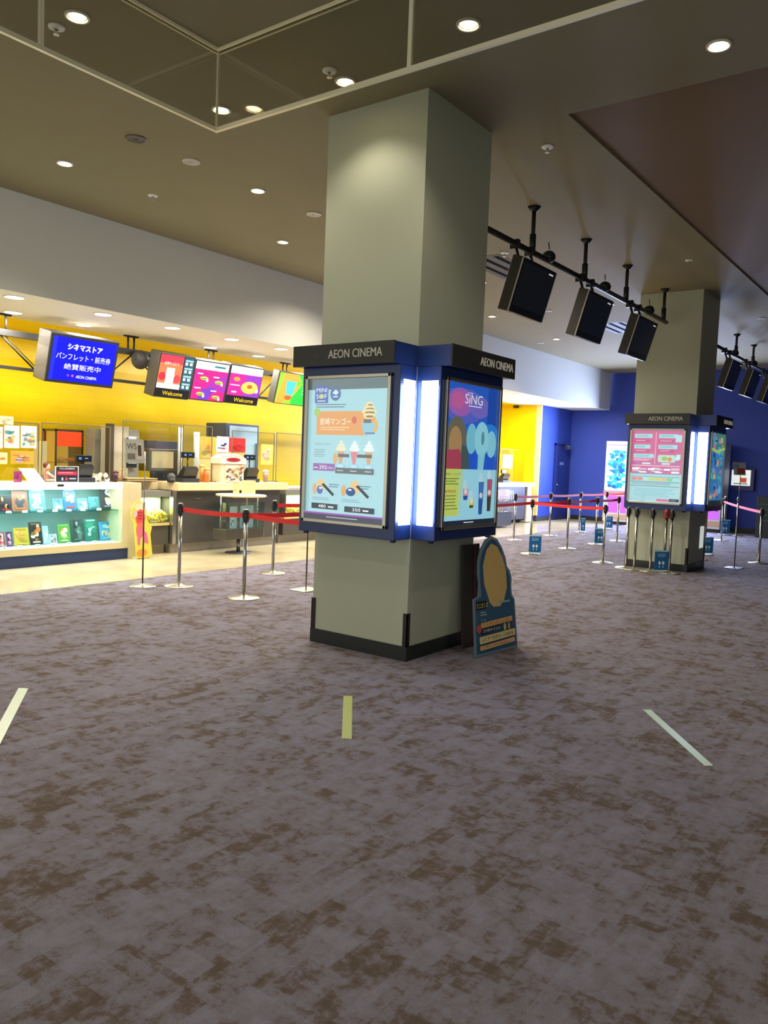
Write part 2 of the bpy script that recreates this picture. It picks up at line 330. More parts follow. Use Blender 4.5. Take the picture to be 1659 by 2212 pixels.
# ---- glass smoke barrier hung from the ceiling
gx, gy = atZ(472, 108, CEIL).x, atZ(472, 108, CEIL).y
GZ = 3.64
t = thing('glass_smoke_barrier', (gx, gy, GZ), 'clear glass smoke barrier hanging from the ceiling, metal rails meeting at a corner', 'glass barrier')
ALU = mat('#efe6c8', .35, .3)
MB().box(-4, gx, gy-.005, gy+.005, GZ+.02, CEIL, glass('#eeeeea', .2, 'barrier')).build('glass_pane', t)
MB().box(gx-.005, gx+.005, -3, gy-.005, GZ+.02, CEIL, glass('#eeeeea', .2, 'barrier')).build('glass_pane', t)
MB().box(-4, gx+.012, gy-.012, gy+.012, GZ, GZ+.025, ALU).build('bottom_rail', t); MB().box(gx-.012, gx+.012, -3, gy-.012, GZ, GZ+.025, ALU).build('bottom_rail', t)
for o_ in (-.022, .014):
    MB().box(-4, gx+o_+.008, gy+o_, gy+o_+.008, CEIL-.02, CEIL, ALU).build('top_rail', t); MB().box(gx+o_, gx+o_+.008, -3, gy+o_, CEIL-.02, CEIL, ALU).build('top_rail', t)
MB().box(gx-.006, gx+.006, gy-.006, gy+.006, GZ+.025, CEIL, ALU).build('corner_post', t)
p = atZ(97, 105, GZ); MB().box(p.x-.013, p.x+.013, gy-.01, gy+.01, GZ+.025, CEIL, ALU).build('joint_strip', t)
p = atZ(877, 150, GZ); MB().box(gx-.01, gx+.01, p.y-.013, p.y+.013, GZ+.025, CEIL, ALU).build('joint_strip', t)

# ================================================================ columns and poster cases
def column(x, y, w, lb):
    t = thing('column', (x+w/2, y+w/2, 0), lb, 'column')
    MB().box(x, x+w, y, y+w, .1, CEIL, COL).build('shaft', t)
    MB().box(x-.012, x+w+.012, y-.012, y+w+.012, 0, .11, mat('#1c2022', .4)).build('skirting', t, 'black skirting')
    for a, b in ((x, y), (x, y+w), (x+w, y)):
        sx = -1 if a == x else 1; sy = -1 if b == y else 1
        MB().box(a-sx*.03, a+sx*.009, b+sy*.001, b+sy*.009, .11, .36, BLACK).box(a+sx*.001, a+sx*.009, b-sy*.03, b+sy*.009, .11, .36, BLACK).build('corner_guard', t, 'black corner guard')
    return t
LB = column(4.87, 3.33, .935, 'big square grey column nearest the camera, poster cases on two faces')
column(12.24, 3.36, .93, 'far square grey column behind the hanging monitors with barrier posts parked before it')

def poster_mango(A):
    A.rect(0, 1, 0, 1, '#a6d6e4').rect(0, 1, 0, .075, '#47606c')
    A.rect(.08, .255, .045, .17, '#2450b4').text('MINI', .167, .078, .14, .03, '#f4f8ff', .02).text('SOF', .167, .122, .14, .032, '#f4f8ff', .02).ell(.167, .122, .025, .014, '#c9d650').rect(.11, .22, .152, .158, '#f4f8ff')
    A.ell(.35, .105, .068, .05, '#1f4c92').ell(.35, .105, .058, .042, '#2d66ae').poly([(.31, .1), (.35, .075), (.39, .095), (.36, .115)], '#d8ecf6').rect(.32, .38, .122, .13, '#d8ecf6')
    A.lines(.1, .57, .178, .212, 2, '#3f5a78', .35)
    A.rect(.115, .78, .228, .395, '#ea9a48').poly([(.78, .228), (.86, .27), (.86, .36), (.78, .395)], '#ea9a48').ell(.12, .235, .04, .03, '#a8c850').text('宮崎マンゴー', .36, .30, .4, .048, '#fffaf0', .01)
    A.ell(.60, .29, .03, .025, '#d84a3a').lines(.17, .58, .34, .37, 2, '#fbe4c4', .3)
    for k, (a, v) in enumerate(((.045, .185), (.07, .21), (.09, .235), (.07, .262))): A.ell(.78, v, a, .02, '#f2dfa4').ell(.79, v+.004, a*.7, .008, '#8c6a3c')
    A.ell(.86, .33, .035, .045, '#e8b050').rect(.72, .81, .285, .31, '#4a5660').poly([(.69, .31), (.86, .31), (.84, .39), (.73, .39)], '#8ec6de').rect(.74, .86, .375, .385, '#2a6aa8')
    A.text('ホワイトソフト', .21, .462, .2, .016, '#3a4a5c').lines(.1, .27, .5, .56, 5, '#6b8698', .3)
    for u in (.45, .62, .8):
        for a, v in ((.02, .45), (.045, .47), (.065, .493)): A.ell(u, v, a, .016, '#f0e6c8' if u < .5 else '#eef2f6')
        A.poly([(u-.045, .51), (u+.045, .51), (u+.015, .6), (u-.015, .6)], '#d89a6a' if u != .62 else '#e0788a').ell(u, .615, .06, .02, '#7fc0e0')
    A.ell(.385, .56, .03, .04, '#d9a878').rect(.42, .56, .528, .55, '#37404a').rect(.66, .84, .528, .55, '#37404a').rect(.39, .87, .625, .665, '#3a4a56')
    for u in (.45, .62, .8): A.ell(u, .612, .05, .012, '#b8e0f4').rect(u-.04, u+.04, .642, .648, '#c8d4dc')
    A.rect(.1, .385, .6, .652, '#8a3fa8').text('292', .23, .627, .1, .026, '#ffffff', .01).text('円(税込)', .33, .63, .08, .014, '#ffffff').rect(.11, .16, .628, .634, '#ffffff')
    for u, k in ((.17, 0), (.55, 1)):
        A.ell(u-.04, .785, .03, .04, '#d9a878').ell(u+.04+.06*k, .76, .06, .05, '#e2c48c').ell(u+.03+.02*k, .79, .04+.02*k, .03, '#3a66b8' if not k else '#2f5a90').rect(u+.02, u+.06, .77, .782, '#eef2f6')
        A.poly([(u+.05+.06*k, .75), (u+.08+.06*k, .74), (u+.22+.06*k, .815), (u+.2+.06*k, .83)], '#3c3f48').lines(u+.15, u+.3, .745, .775, 2, '#4a5c74', .3).lines(u-.06, u+.2, .845, .87, 2, '#7a9aac', .3)
    A.rect(.1, .44, .885, .925, '#3c4a56').text('480', .24, .905, .1, .022, '#ffffff', .01).rect(.32, .39, .903, .912, '#ffffff').rect(.13, .17, .906, .912, '#fff')if 0 else A.rect(.1, .44, .885, .925, '#3c4a56').text('480', .24, .905, .1, .022, '#ffffff', .01).rect(.32, .39, .903, .912, '#ffffff')
    A.rect(.53, .9, .893, .933, '#3c4a56').text('350', .68, .912, .1, .022, '#ffffff', .01).rect(.76, .83, .91, .919, '#ffffff')
    A.rect(0, 1, .95, .962, '#9a5cb4').rect(0, 1, .962, 1, '#4a4c5c').lines(.3, .7, .976, .986, 1, '#b8bcc8', .6)
def poster_sing(A):
    A.rect(0, 1, 0, .6, '#2b62cc').poly([(0, .05), (.45, .03), (.75, .09), (.6, .25), (.2, .3), (0, .22)], '#5a68cc').ell(.25, .13, .23, .1, '#a864b8').ell(.2, .12, .12, .06, '#c864a0').ell(.62, .15, .2, .08, '#7a6cc8').rect(.78, 1, 0, .3, '#2450b0')
    A.ell(.85, .4, .22, .14, '#2f86e0').ell(.7, .55, .35, .08, '#2a5cd0')
    A.text('SiNG', .5, .1, .34, .07, '#f4f4ff', .03).lines(.4, .68, .145, .155, 1, '#e8e8ff', .7).lines(.38, .5, .055, .062, 1, '#e8e8ff', .7)
    A.ell(.2, .4, .19, .17, '#6f6a58').ell(.18, .42, .12, .12, '#b08a60').poly([(0, .47), (.26, .46), (.36, .6), (0, .6)], '#b0485c').poly([(.3, .42), (.42, .45), (.46, .6), (.3, .6)], '#4c5a5c')
    A.ell(.48, .38, .1, .11, '#7cc4dc').ell(.88, .41, .1, .1, '#8cd0e4').ell(.68, .38, .14, .13, '#96d6e8').ell(.7, .37, .03, .05, '#5c8fa0').poly([(.62, .48), (.76, .48), (.72, .66), (.62, .7)], '#8fd0e6')
    A.rect(0, 1, .6, .965, '#a4dcf0').rect(0, .27, .6, .93, '#cbd86a').poly([(.27, .6), (.36, .6), (.3, .93), (.27, .93)], '#b8dcb0')
    A.text('SING・シング', .16, .635, .28, .02, '#24406c', .005).lines(.03, .27, .665, .72, 3, '#5c6c3c', .3).text('¥900', .12, .757, .2, .022, '#c8342c', .005).lines(.03, .27, .785, .9, 5, '#66743c', .25)
    for u, a, b, c1, c2 in ((.4, .68, .82, '#d890a8', '#2a5a9c'), (.52, .76, .88, '#d8d050', '#4a5a30'), (.7, .63, .93, '#4a78c0', '#2d58a4'), (.87, .61, .91, '#b85c78', '#4a3f38')):
        A.poly([(u-.02, a), (u+.02, a), (u+.03, a+.06), (u-.03, a+.06)], '#c8dce8').poly([(u-.055, a+.06), (u+.055, a+.06), (u+.035, b), (u-.035, b)], c1).poly([(u-.045, (a+b)/2+.04), (u+.045, (a+b)/2+.04), (u+.035, b), (u-.035, b)], c2).ell(u, (a+b)/2+.01, .03, .02, '#e8e4d8')
    A.rect(0, 1, .965, 1, '#262c3c').lines(.38, .62, .978, .988, 1, '#e8e8ee', .7)
def poster_table(A):
    A.rect(0, 1, 0, 1, '#a8d4e0').rect(0, 1, 0, .6, '#d05a94')
    for u, v, w in ((.05, .05, .35), (.53, .05, .36), (.05, .2, .32), (.53, .2, .36), (.05, .33, .4), (.53, .36, .4)): A.rect(u, u+w, v, v+.055, '#a4dce8').lines(u+.03, u+w-.05, v+.015, v+.05, 2, '#4c7a94', .3)
    for u, v in ((.05, .13), (.53, .13), (.05, .27), (.53, .27)): A.rect(u, u+.3, v, v+.035, '#c23c80').lines(u+.03, u+.26, v+.01, v+.03, 1, '#f4c8dc', .4)
    A.rect(.54, .86, .34, .44, '#b8dcd0').ell(.66, .39, .06, .03, '#a8b850').ell(.76, .4, .04, .03, '#d8865c').rect(.88, .96, .33, .4, '#c4ecf4').rect(.85, .97, .06, .16, '#b8dce8')
    for r in (.45, .52, .565):
        for c in range(5): A.rect(.04+c*.19, .2+c*.19, r, r+.025, '#b06ab8' if (c+int(r*100)) % 2 else '#c8e0ec')
    A.rect(.03, .97, .49, .497, '#eef6fa').rect(.03, .97, .6, .61, '#7a94ac').rect(.03, .97, .645, .65, '#3c6474')
    for k, c in enumerate(('#e08484', '#e08484', '#b8dce0', '#c8d060', '#d8c860', '#e8b48c', '#80cc80', '#a8dce0')): A.rect(.04+k*.115, .145+k*.115, .66, .7, c)
    A.rect(.03, .97, .715, .722, '#3c6474').rect(.03, .97, .775, .782, '#3c6474').lines(.05, .9, .735, .765, 2, '#5a8a9c', .4).lines(.1, .9, .81, .93, 6, '#84b8c4', .4).rect(.55, .85, .955, .985, '#d86a90').rect(.8, .98, .945, .985, '#2c3444')
    for k in range(6): A.rect(.04+k*.155, .17+k*.155, .53, .555, '#d8b0c8' if k%2 else '#e8ecf0').rect(.04+k*.155, .17+k*.155, .575, .592, '#e8ecf0' if k%2 else '#c870a0')
    A.rect(.475, .485, .03, .47, '#e8c8d8').lines(.06, .44, .4, .43, 2, '#e8dCE8', .4)
    A.text('イオン', .88, .965, .12, .02, '#e8eef4')
def poster_blue(A):
    A.rect(0, 1, 0, 1, '#3c86c0').rect(0, 1, 0, .22, '#4c8c84').rect(0, 1, .95, 1, '#26302c')
    rr = random.Random(3)
    for k in range(46): A.ell(rr.uniform(.1, .9), rr.uniform(.05, .92), rr.uniform(.03, .1), rr.uniform(.015, .06), rr.choice(['#3aa0d8', '#6cc4e4', '#2b5ca8', '#c8cc70', '#d07a9c', '#5cb8a0', '#284a80', '#e0a070', '#7c8cd0']))
    A.poly([(0, .2), (.5, .24), (1, .18), (1, .22), (.5, .28), (0, .24)], '#c4d468')
def poster_case(cx, cy, face, lb, art, postlabel):
    """cx,cy: column's near corner; face 'L' looks to -x, 'R' looks to -y"""
    t = thing('poster_case', (cx-.1 if face == 'L' else cx+.46, cy+.46 if face == 'L' else cy-.1, .92), lb, 'poster case', 'lit poster cases on the columns')
    if face == 'L': f = lambda a, d: (cx-d, cy+a)       # a along the face from the near corner, d outwards
    else: f = lambda a, d: (cx+a, cy-d)
    def bx(mb, a0, a1, d0, d1, z0, z1, m, bev=0):
        p, q = f(a0, d0), f(a1, d1); return mb.box(p[0], q[0], p[1], q[1], z0, z1, m, bev)
    bx(MB(), 0, .93, .0, .21, .92, 2.19, BLUEM, .006).build('cabinet', t)
    h = bx(bx(MB(), 0, .955, .0, .285, 2.19, 2.34, BLUEM), -.004, .959, .285, .3, 2.186, 2.344, mat('#2a2b2b', .5), .003).build('header', t)
    U, N = (YD, Vector((-1, 0, 0))) if face == 'L' else (XR, YD)
    def pt(a, d, z): q = f(a, d); return Vector((q[0], q[1], z))
    ca = .35 if face == 'L' else .655
    MB().text('AEON CINEMA', pt(ca, .301, 2.268), U, ZU, .5 if face == 'L' else .52, .062, mat('#cfc8b4', .4, emit=.25), .004, .01).build('lettering', h)
    mb = MB(); Art(mb, pt(ca-(-.36 if face == 'L' else .36), .3005, 2.3)-U*.05, U, ZU, .1, .064, 0, .5).ell(.3, .5, .2, .36, '#2f2d33').poly([(.45, .1), (.62, .45), (.95, .3), (.7, .6), (.8, .95), (.55, .7), (.4, .9)], '#3c2f36'); mb.build('emblem', h)
    bx(MB(), .045, .185, .21, .214, 0, 0, BLUEM).bm.free()
    # lit panel in the side wall next to the near corner
    if face == 'L': lp = MB().box(cx-.165, cx-.02, cy-.004, cy+.01, 1.03, 2.085, mat('#dff4ff', .4, emit=5.5))
    else: lp = MB().box(cx-.004, cx+.01, cy-.19, cy-.05, 1.03, 2.085, mat('#dff4ff', .4, emit=5.5))
    lp.build('light_panel', t, 'glowing white light strip')
    a0, a1, z0, z1 = (.065, .885, 1.0, 2.125) if face == 'L' else (.055, .89, 1.0, 2.12)
    fr = MB(); s = .028
    for q in ((a0, a1, z0, z0+s), (a0, a1, z1-s, z1), (a0, a0+s, z0, z1), (a1-s, a1, z0, z1)): bx(fr, q[0], q[1], .21, .235, q[2], q[3], mat('#b9b6ac', .3, .85), .004)
    fr.build('poster_frame', t, 'silver snap frame')
    mb = MB(); w, hh = a1-a0-2*s, z1-z0-2*s
    A = Art(mb, pt(a1-s if face == 'L' else a0+s, .214, z1-s), U, ZU, w, hh, .92, .25, .00022); art(A); mb.build('poster', t, postlabel)
    bx(MB(), a0+s, a1-s, .229, .2295, z0+s, z1-s, GLS).build('cover', t)
    for a in (.05, .9): q = f(a, .15); MB().lathe([(.02, -.02), (.025, 0), (.001, 0)], (q[0], q[1], .92), mat('#152348', .4), 16).build('knob', t)
    return t
poster_case(4.87, 3.33, 'L', 'blue poster case with soft cream and mango menu poster, left face of the big column', poster_mango, 'pale blue soft cream menu poster')
poster_case(4.87, 3.33, 'R', 'blue poster case with a blue film drink poster, right face of the big column', poster_sing, 'blue and pink film goods poster')
poster_case(12.24, 3.36, 'L', 'poster case with the pink and cyan price table, on the far column', poster_table, 'pink and cyan price table')
poster_case(12.24, 3.36, 'R', 'poster case seen edge-on with a teal film poster, right face of the far column', poster_blue, 'teal and blue film poster')
for cx, cy in ((4.87, 3.33), (12.24, 3.36)):
    for c, rot, s in (((cx-.09, cy-.03, 1.55), (math.pi/2, 0, 0), 'S'), ((cx-.03, cy-.12, 1.55), (math.pi/2, 0, -math.pi/2), 'W')):
        L = bpy.data.lights.new('case_lamp', 'AREA'); L.shape = 'RECTANGLE'; L.size = .12; L.size_y = 1.0; L.energy = 9; L.color = (.45, .6, 1)
        o = bpy.data.objects.new('case_lamp', L); C.objects.link(o); o.location = c; o.rotation_euler = rot
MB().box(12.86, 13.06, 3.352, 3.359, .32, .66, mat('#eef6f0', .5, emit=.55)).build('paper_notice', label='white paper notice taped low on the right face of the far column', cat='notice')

# ================================================================ hanging monitors
def pipe_frame(x0, x1, y, z, drops, lb, name='ceiling_rail'):
    t = thing(name, ((x0+x1)/2, y, z), lb, 'rail')
    MB().tube((x0, y, z), (x1, y, z), .03, mat('#16181a', .45)).build('pipe', t)
    for x in drops:
        MB().tube((x, y, z+.02), (x, y, CEIL-.03), .022, mat('#16181a', .45)).tube((x, y, z), (x, y, z+.18), .034, mat('#16181a', .45)).tube((x, y, CEIL-.05), (x, y, CEIL), .03, mat('#16181a', .45), r1=.07).build('drop_rod', t)
    return t
pipe_frame(5.95, 12.15, 3.85, 3.71, (7.65, 9.03, 10.42, 12.0), 'black pipe rail hung from the ceiling carrying the three near monitors')
pipe_frame(13.4, 21.5, 3.85, 3.76, (13.6, 16.45, 17.92, 20), 'black pipe rail behind the far column carrying the far row of monitors')
def monitor():
    t = thing('hanging_monitor', (0, 0, 3.71), 'x', 'monitor')
    a = math.radians(16); V = Vector((0, -math.sin(a), math.cos(a))); N = Vector((0, -math.cos(a), -math.sin(a))); c = Vector((0, -.06, 3.28))
    MB().obox(c+N*.02, XR, V, N, .75, .53, .12, mat('#2a2724', .5), .008).build('case', t)
    MB().obox(c+N*.083, XR, V, N, .74, .52, .012, mat('#1a1c20', .4), .002).build('bezel', t)
    MB().obox(c+N*.090+V*.02, XR, V, N, .67, .42, .003, mat('#363e48', .3)).build('screen', t)
    mb = MB()
    for s in (-1, 1): mb.obox(c+N*.084+XR*s*.374, XR, V, N, .008, .52, .014, mat('#b0a898', .4))
    mb.obox(c+N*.092-V*.262, XR, V, N, .6, .008, .01, mat('#b8b8c0', .3)).build('edge_strip', t)
    MB().obox(c+N*.093+XR*.26+V*.215, XR, V, N, .09, .014, .004, mat('#d8dce4', .3, emit=.6)).build('brand_label', t)
    for s in (-.16, .16): MB().tube(c+V*.2+XR*s-N*.05, (s, 0, 3.71), .016, BLACK).obox((s, 0, 3.7), XR, ZU, YU, .05, .09, .09, BLACK).build('bracket', t)
    MB().sphere((.62, 0, 3.75), .075, BLACK, 1, 1, .9).tube((.62, 0, 3.83), (.6, 0, 3.9), .006, BLACK).build('cable_coil', t)
    return t
m0 = monitor()
for i, (x, lb) in enumerate([(7.43, 'nearest black monitor hanging beside the big column'), (9.06, 'middle one of the three hanging black monitors'), (10.74, 'hanging black monitor at the far column edge, smallest of the near three'),
        (15.75, 'dark hanging monitor just right of the far column'), (17.4, 'second dark monitor in the row right of the far column'), (19.05, 'dark hanging monitor cut by the right edge of the picture')]):
    o = m0 if i == 0 else copy_tree(m0); o.location = (x, 3.85, 3.71+(.05 if i > 2 else 0)); tag(o, lb, 'monitor', 'black monitors hung from ceiling rails')

# ================================================================ kitchen truss and menu screens
TY = 9.9
def K(u, v, y=TY): return atY(u, v, y)
t = thing('screen_truss', (8, TY, 2.45), 'black lattice truss hung under the counter ceiling carrying the menu screens', 'truss')
TB = mat('#1c1b1a', .6)
MB().box(1, 13.5, TY-.03, TY+.03, 2.87, 2.95, TB).build('top_chord', t); MB().box(1, 13.5, TY-.02, TY+.02, 2.46, 2.5, TB).build('bottom_chord', t)
w = MB(); x = 1.2
while x < 13.3: w.tube((x, TY, 2.9), (x+.5, TY, 2.48), .012, TB, 8).tube((x+.06, TY, 2.9), (x+.53, TY, 2.5), .006, TB, 6).tube((x+1, TY, 2.9), (x+.5, TY, 2.48), .012, TB, 8); x += 1.0
w.build('lattice', t)
for x in (3.5, 5.2, 7.1, 8.6, 10.3, 12.4): MB().tube((x, TY, 2.93), (x, TY, KZ-.01), .015, TB).tube((x+.1, TY, 2.93), (x+.1, TY, KZ-.01), .015, TB).box(x-.06, x+.16, TY-.03, TY+.03, KZ-.02, KZ, TB).build('hanger', t)
def screen(u0, v0, u1, v1, name, lb, art, d=.28, bord=.04, y=TY-.42, lean=.25):
    """case whose face leans forward; art on its front"""
    a, b = atY(u0, (v0+v1)/2, y), atY(u1, (v0+v1)/2, y); top, bot = atY((u0+u1)/2, v0, y), atY((u0+u1)/2, v1, y)
    x0, x1, z0, z1 = a.x, b.x, bot.z, top.z; w_, h_ = x1-x0, z1-z0
    t = thing(name, ((x0+x1)/2, y, z0), lb, 'screen')
    V = Vector((0, -math.sin(lean), math.cos(lean))); N = Vector((0, -math.cos(lean), -math.sin(lean)))
    c = Vector(((x0+x1)/2, y, (z0+z1)/2))
    MB().obox(c-N*d/2, XR, V, N, w_, h_, d, mat('#4a4640', .5), .01).build('case', t)
    mb = MB(); W2, H2 = w_-2*bord, h_-2*bord
    mb.obox(c+N*.002, XR, V, N, w_-.02, h_-.02, .01, mat('#1f1f20', .4)).build('bezel', t)
    mb = MB(); A = Art(mb, c-XR*W2/2+V*H2/2+N*.008, XR, V, W2, H2, 1.0, .3, .0004); art(A); mb.build('display', t)
    MB().tube((x0+w_*.35, y+d*.6, z1-.08), (x0+w_*.35, TY, 2.9), .02, BLACK).tube((x0+w_*.65, y+d*.6, z1-.08), (x0+w_*.65, TY, 2.9), .02, BLACK).build('mount', t)
    return t
def art_blue(A):
    A.rect(0, 1, 0, 1, '#0a10e8').rect(0, .06, 0, 1, '#1a28f0').text('シネマストア', .5, .2, .55, .15, '#f4f6ff', .04).text('パンフレット・前売券', .5, .43, .86, .15, '#f4f6ff', .035).text('絶賛販売中', .5, .66, .58, .14, '#f4f6ff', .03)
    A.text('AEON CINEMA', .58, .88, .33, .07, '#f4f6ff', .01).ell(.36, .87, .02, .03, '#e04890').ell(.29, .87, .02, .03, '#6a48d8')
def art_m1(A):
    A.rect(0, 1, 0, 1, '#18181a').rect(.0, .68, 0, .78, '#f4704a').rect(0, .68, .0, .2, '#e8384a').text('生搾りぶどう', .34, .2, .42, .07, '#fff4e8', .01).ell(.34, .5, .14, .17, '#ffd8a0').rect(.22, .46, .3, .72, '#fff0cc').ell(.12, .52, .1, .1, '#c82c3c').ell(.56, .55, .1, .1, '#c8404a').rect(0, .68, .68, .8, '#fff8f0')
    A.rect(.7, 1, 0, .8, '#2c5260')
    for r in range(4): A.rect(.73, .97, .06+r*.19, .1+r*.19, '#8cc8d8').rect(.74, .81, .12+r*.19, .19+r*.19, '#e8f0f0').rect(.87, .95, .12+r*.19, .19+r*.19, '#e8f0f0')
    A.text('Welcome', .5, .91, .6, .1, '#f8c820', .02)
def hot(A, u, v, s=1): A.ell(u, v, .13*s, .055*s, '#c88a3c').ell(u, v-.01, .11*s, .022*s, '#f0d090').ell(u, v+.008, .11*s, .02*s, '#5aa03c').ell(u+.1*s, v+.05, .035*s, .04*s, '#f4ece0')
def art_m2(A):
    A.rect(0, 1, 0, 1, '#c8207c').rect(0, 1, 0, .2, '#dff2f4').text('ホットドッグ', .3, .1, .42, .07, '#2c5058', .01).lines(.56, .94, .07, .14, 1, '#2c7078', .7).poly([(.4, .6), (.9, .25), (1, .3), (1, .75), (.55, .75)], '#9a2c9c').poly([(.3, .7), (.7, .65), (.5, 1), (.2, 1)], '#6a38b0')
    for u, v in ((.3, .43), (.76, .5), (.26, .85), (.74, .9)): hot(A, u, v)
    for u, v in ((.08, .3), (.56, .35), (.05, .68), (.55, .72)): A.lines(u, u+.2, v, v+.05, 1, '#f8c8e0', .7)
def art_m3(A):
    A.rect(0, 1, 0, 1, '#141416').rect(0, 1, 0, .8, '#b8248c').rect(0, 1, 0, .2, '#dff2f4').text('ポップコーン', .5, .11, .34, .06, '#2c7078', .01).rect(.5, 1, .22, .8, '#8a34b0')
    A.ell(.66, .55, .27, .17, '#f0b848').ell(.66, .5, .2, .12, '#f8d060').ell(.66, .52, .09, .06, '#c85c20').ell(.9, .62, .05, .06, '#f4ece0').ell(.22, .35, .1, .06, '#e89040').lines(.05, .35, .5, .55, 1, '#f8c8e0', .6).lines(.12, .3, .68, .74, 1, '#ffe0f0', .7)
    A.text('Welcome', .55, .91, .62, .11, '#f8c820', .02)
def art_m4(A):
    A.rect(0, 1, 0, 1, '#2ad83c').rect(0, .45, 0, 1, '#90d838').poly([(.15, 0), (.55, 0), (.7, .3), (.5, .7), (.2, 1), (0, 1)], '#e8a038').poly([(.22, .25), (.52, .25), (.47, .7), (.28, .7)], '#48b8e8').ell(.6, .3, .08, .1, '#70c030').ell(.35, .8, .1, .08, '#d85c28')
    A.lines(.72, .95, .4, .7, 3, '#8cf08c', .4)
screen(103, 727, 251, 833, 'shop_screen', 'big blue hanging screen with white katakana lettering at the left', art_blue)
screen(338, 765, 415, 862, 'menu_screen', 'hanging menu screen with red grape drink picture and Welcome strip, left of the menu trio', art_m1, .22, .02)
screen(415, 780, 490, 868, 'menu_screen', 'hanging menu screen in magenta with four hot dogs, middle of the menu trio', art_m2, .22, .02)
screen(491, 790, 563, 875, 'menu_screen', 'hanging menu screen in purple with popcorn dish and Welcome strip', art_m3, .22, .02)
screen(597, 806, 672, 876, 'menu_screen', 'bright green hanging menu screen with a blue drink, partly behind the big column', art_m4, .15, .015)
p = K(292, 778); MB().sphere((p.x, TY-.12, p.z), .13, mat('#33302c', .6), 1, 1, 1.05, 16).tube((p.x, TY-.1, p.z+.1), (p.x, TY-.02, 2.92), .02, TB).tube((p.x-.13, TY-.14, p.z+.02), (p.x+.16, TY-.1, p.z-.02), .05, TB).build('projector', label='round dark stage lamp on the truss between the blue screen and the menus', cat='lamp')

# ================================================================ counters
CY = 9.34; CZ = 1.05
t = thing('display_case', (5, CY, 0), 'glass showcase lit inside, pamphlets on two shelves, blue plinth', 'display case')
MB().box(2.5, 6.76, CY+.01, CY+.55, 0, .15, DBLUE, .004).build('plinth', t, 'dark blue plinth')
MB().box(2.5, 6.76, CY, CY+.56, .15, .235, BEIGE).build('bottom_rail', t); MB().box(2.5, 6.66, CY+.03, CY+.54, .235, .24, mat('#dcecec', .3)).build('floor_panel', t)
MB().box(6.655, 6.76, CY, CY+.56, .235, CZ, BEIGE).build('end_post', t)
MB().box(2.5, 6.655, CY, CY+.56, 1.03, CZ, mat('#e6eeee', .3)).build('top_panel', t)
MB().box(2.5, 6.655, CY+.012, CY+.06, .965, 1.03, mat('#f0fcff', .3, emit=6)).build('light_strip', t, 'white light strip')
MB().box(2.5, 6.655, CY+.54, CY+.555, .235, 1.03, mat('#a8c8c6', .5)).build('back_panel', t)
MB().box(2.5, 6.655, CY+.08, CY+.5, .668, .676, glass('#bfe8e4', .2)).build('shelf', t, 'glass shelf')
MB().box(2.5, 6.655, CY+.004, CY+.01, .24, .995, GLB).build('glass_front', t)
MB().box(atY(130, 1048, CY).x-.04, atY(130, 1048, CY).x+.05, CY-.006, CY, 1.0, 1.03, DARK).build('lock', t)
for x0, x1 in ((2.6, 4.6), (4.6, 6.6)):
    for z in (.98, .64):
        L = bpy.data.lights.new('case_strip_lamp', 'AREA'); L.shape = 'RECTANGLE'; L.size = 1.9; L.size_y = .06; L.energy = 18 if z > .9 else 7; L.color = (.92, 1, 1)
        o = bpy.data.objects.new('case_strip_lamp', L); C.objects.link(o); o.location = ((x0+x1)/2, CY+.1, z)
def pam(u0, v0, u1, v1, base, cols, lb, y=CY+.26, thick=.006, shape='rect'):
    a, b = atY(u0, (v0+v1)/2, y), atY(u1, (v0+v1)/2, y); h = abs(atY(u0, v0, y).z-atY(u0, v1, y).z); ww = b.x-a.x
    V = Vector((0, .22, 1)).normalized(); c = Vector(((a.x+b.x)/2, y+.11*h, base+h/2+.002)); N = XR.cross(V)
    mb = MB().obox(c, XR, V, N, ww, h, thick, mat(cols[0], .4)); A = Art(mb, c-XR*ww/2+V*h/2+N*(thick/2), XR, V, ww, h, 0, .35, .0006)
    A.rect(0, 1, 0, 1, cols[0]); rr = random.Random(u0*7+v0)
    if cols[0] == 'grid': pass
    for k in range(9): A.ell(rr.uniform(.25, .75), rr.uniform(.2, .8), rr.uniform(.07, .22), rr.uniform(.05, .15), rr.choice(cols[1:]))
    A.rect(.15, .85, .06, .12, cols[-1]).rect(.2, .8, .86, .92, cols[1])
    return mb.build('pamphlet', label=lb, cat='pamphlet', group='film pamphlets in the showcase')
ZS = .676; ZB = .24
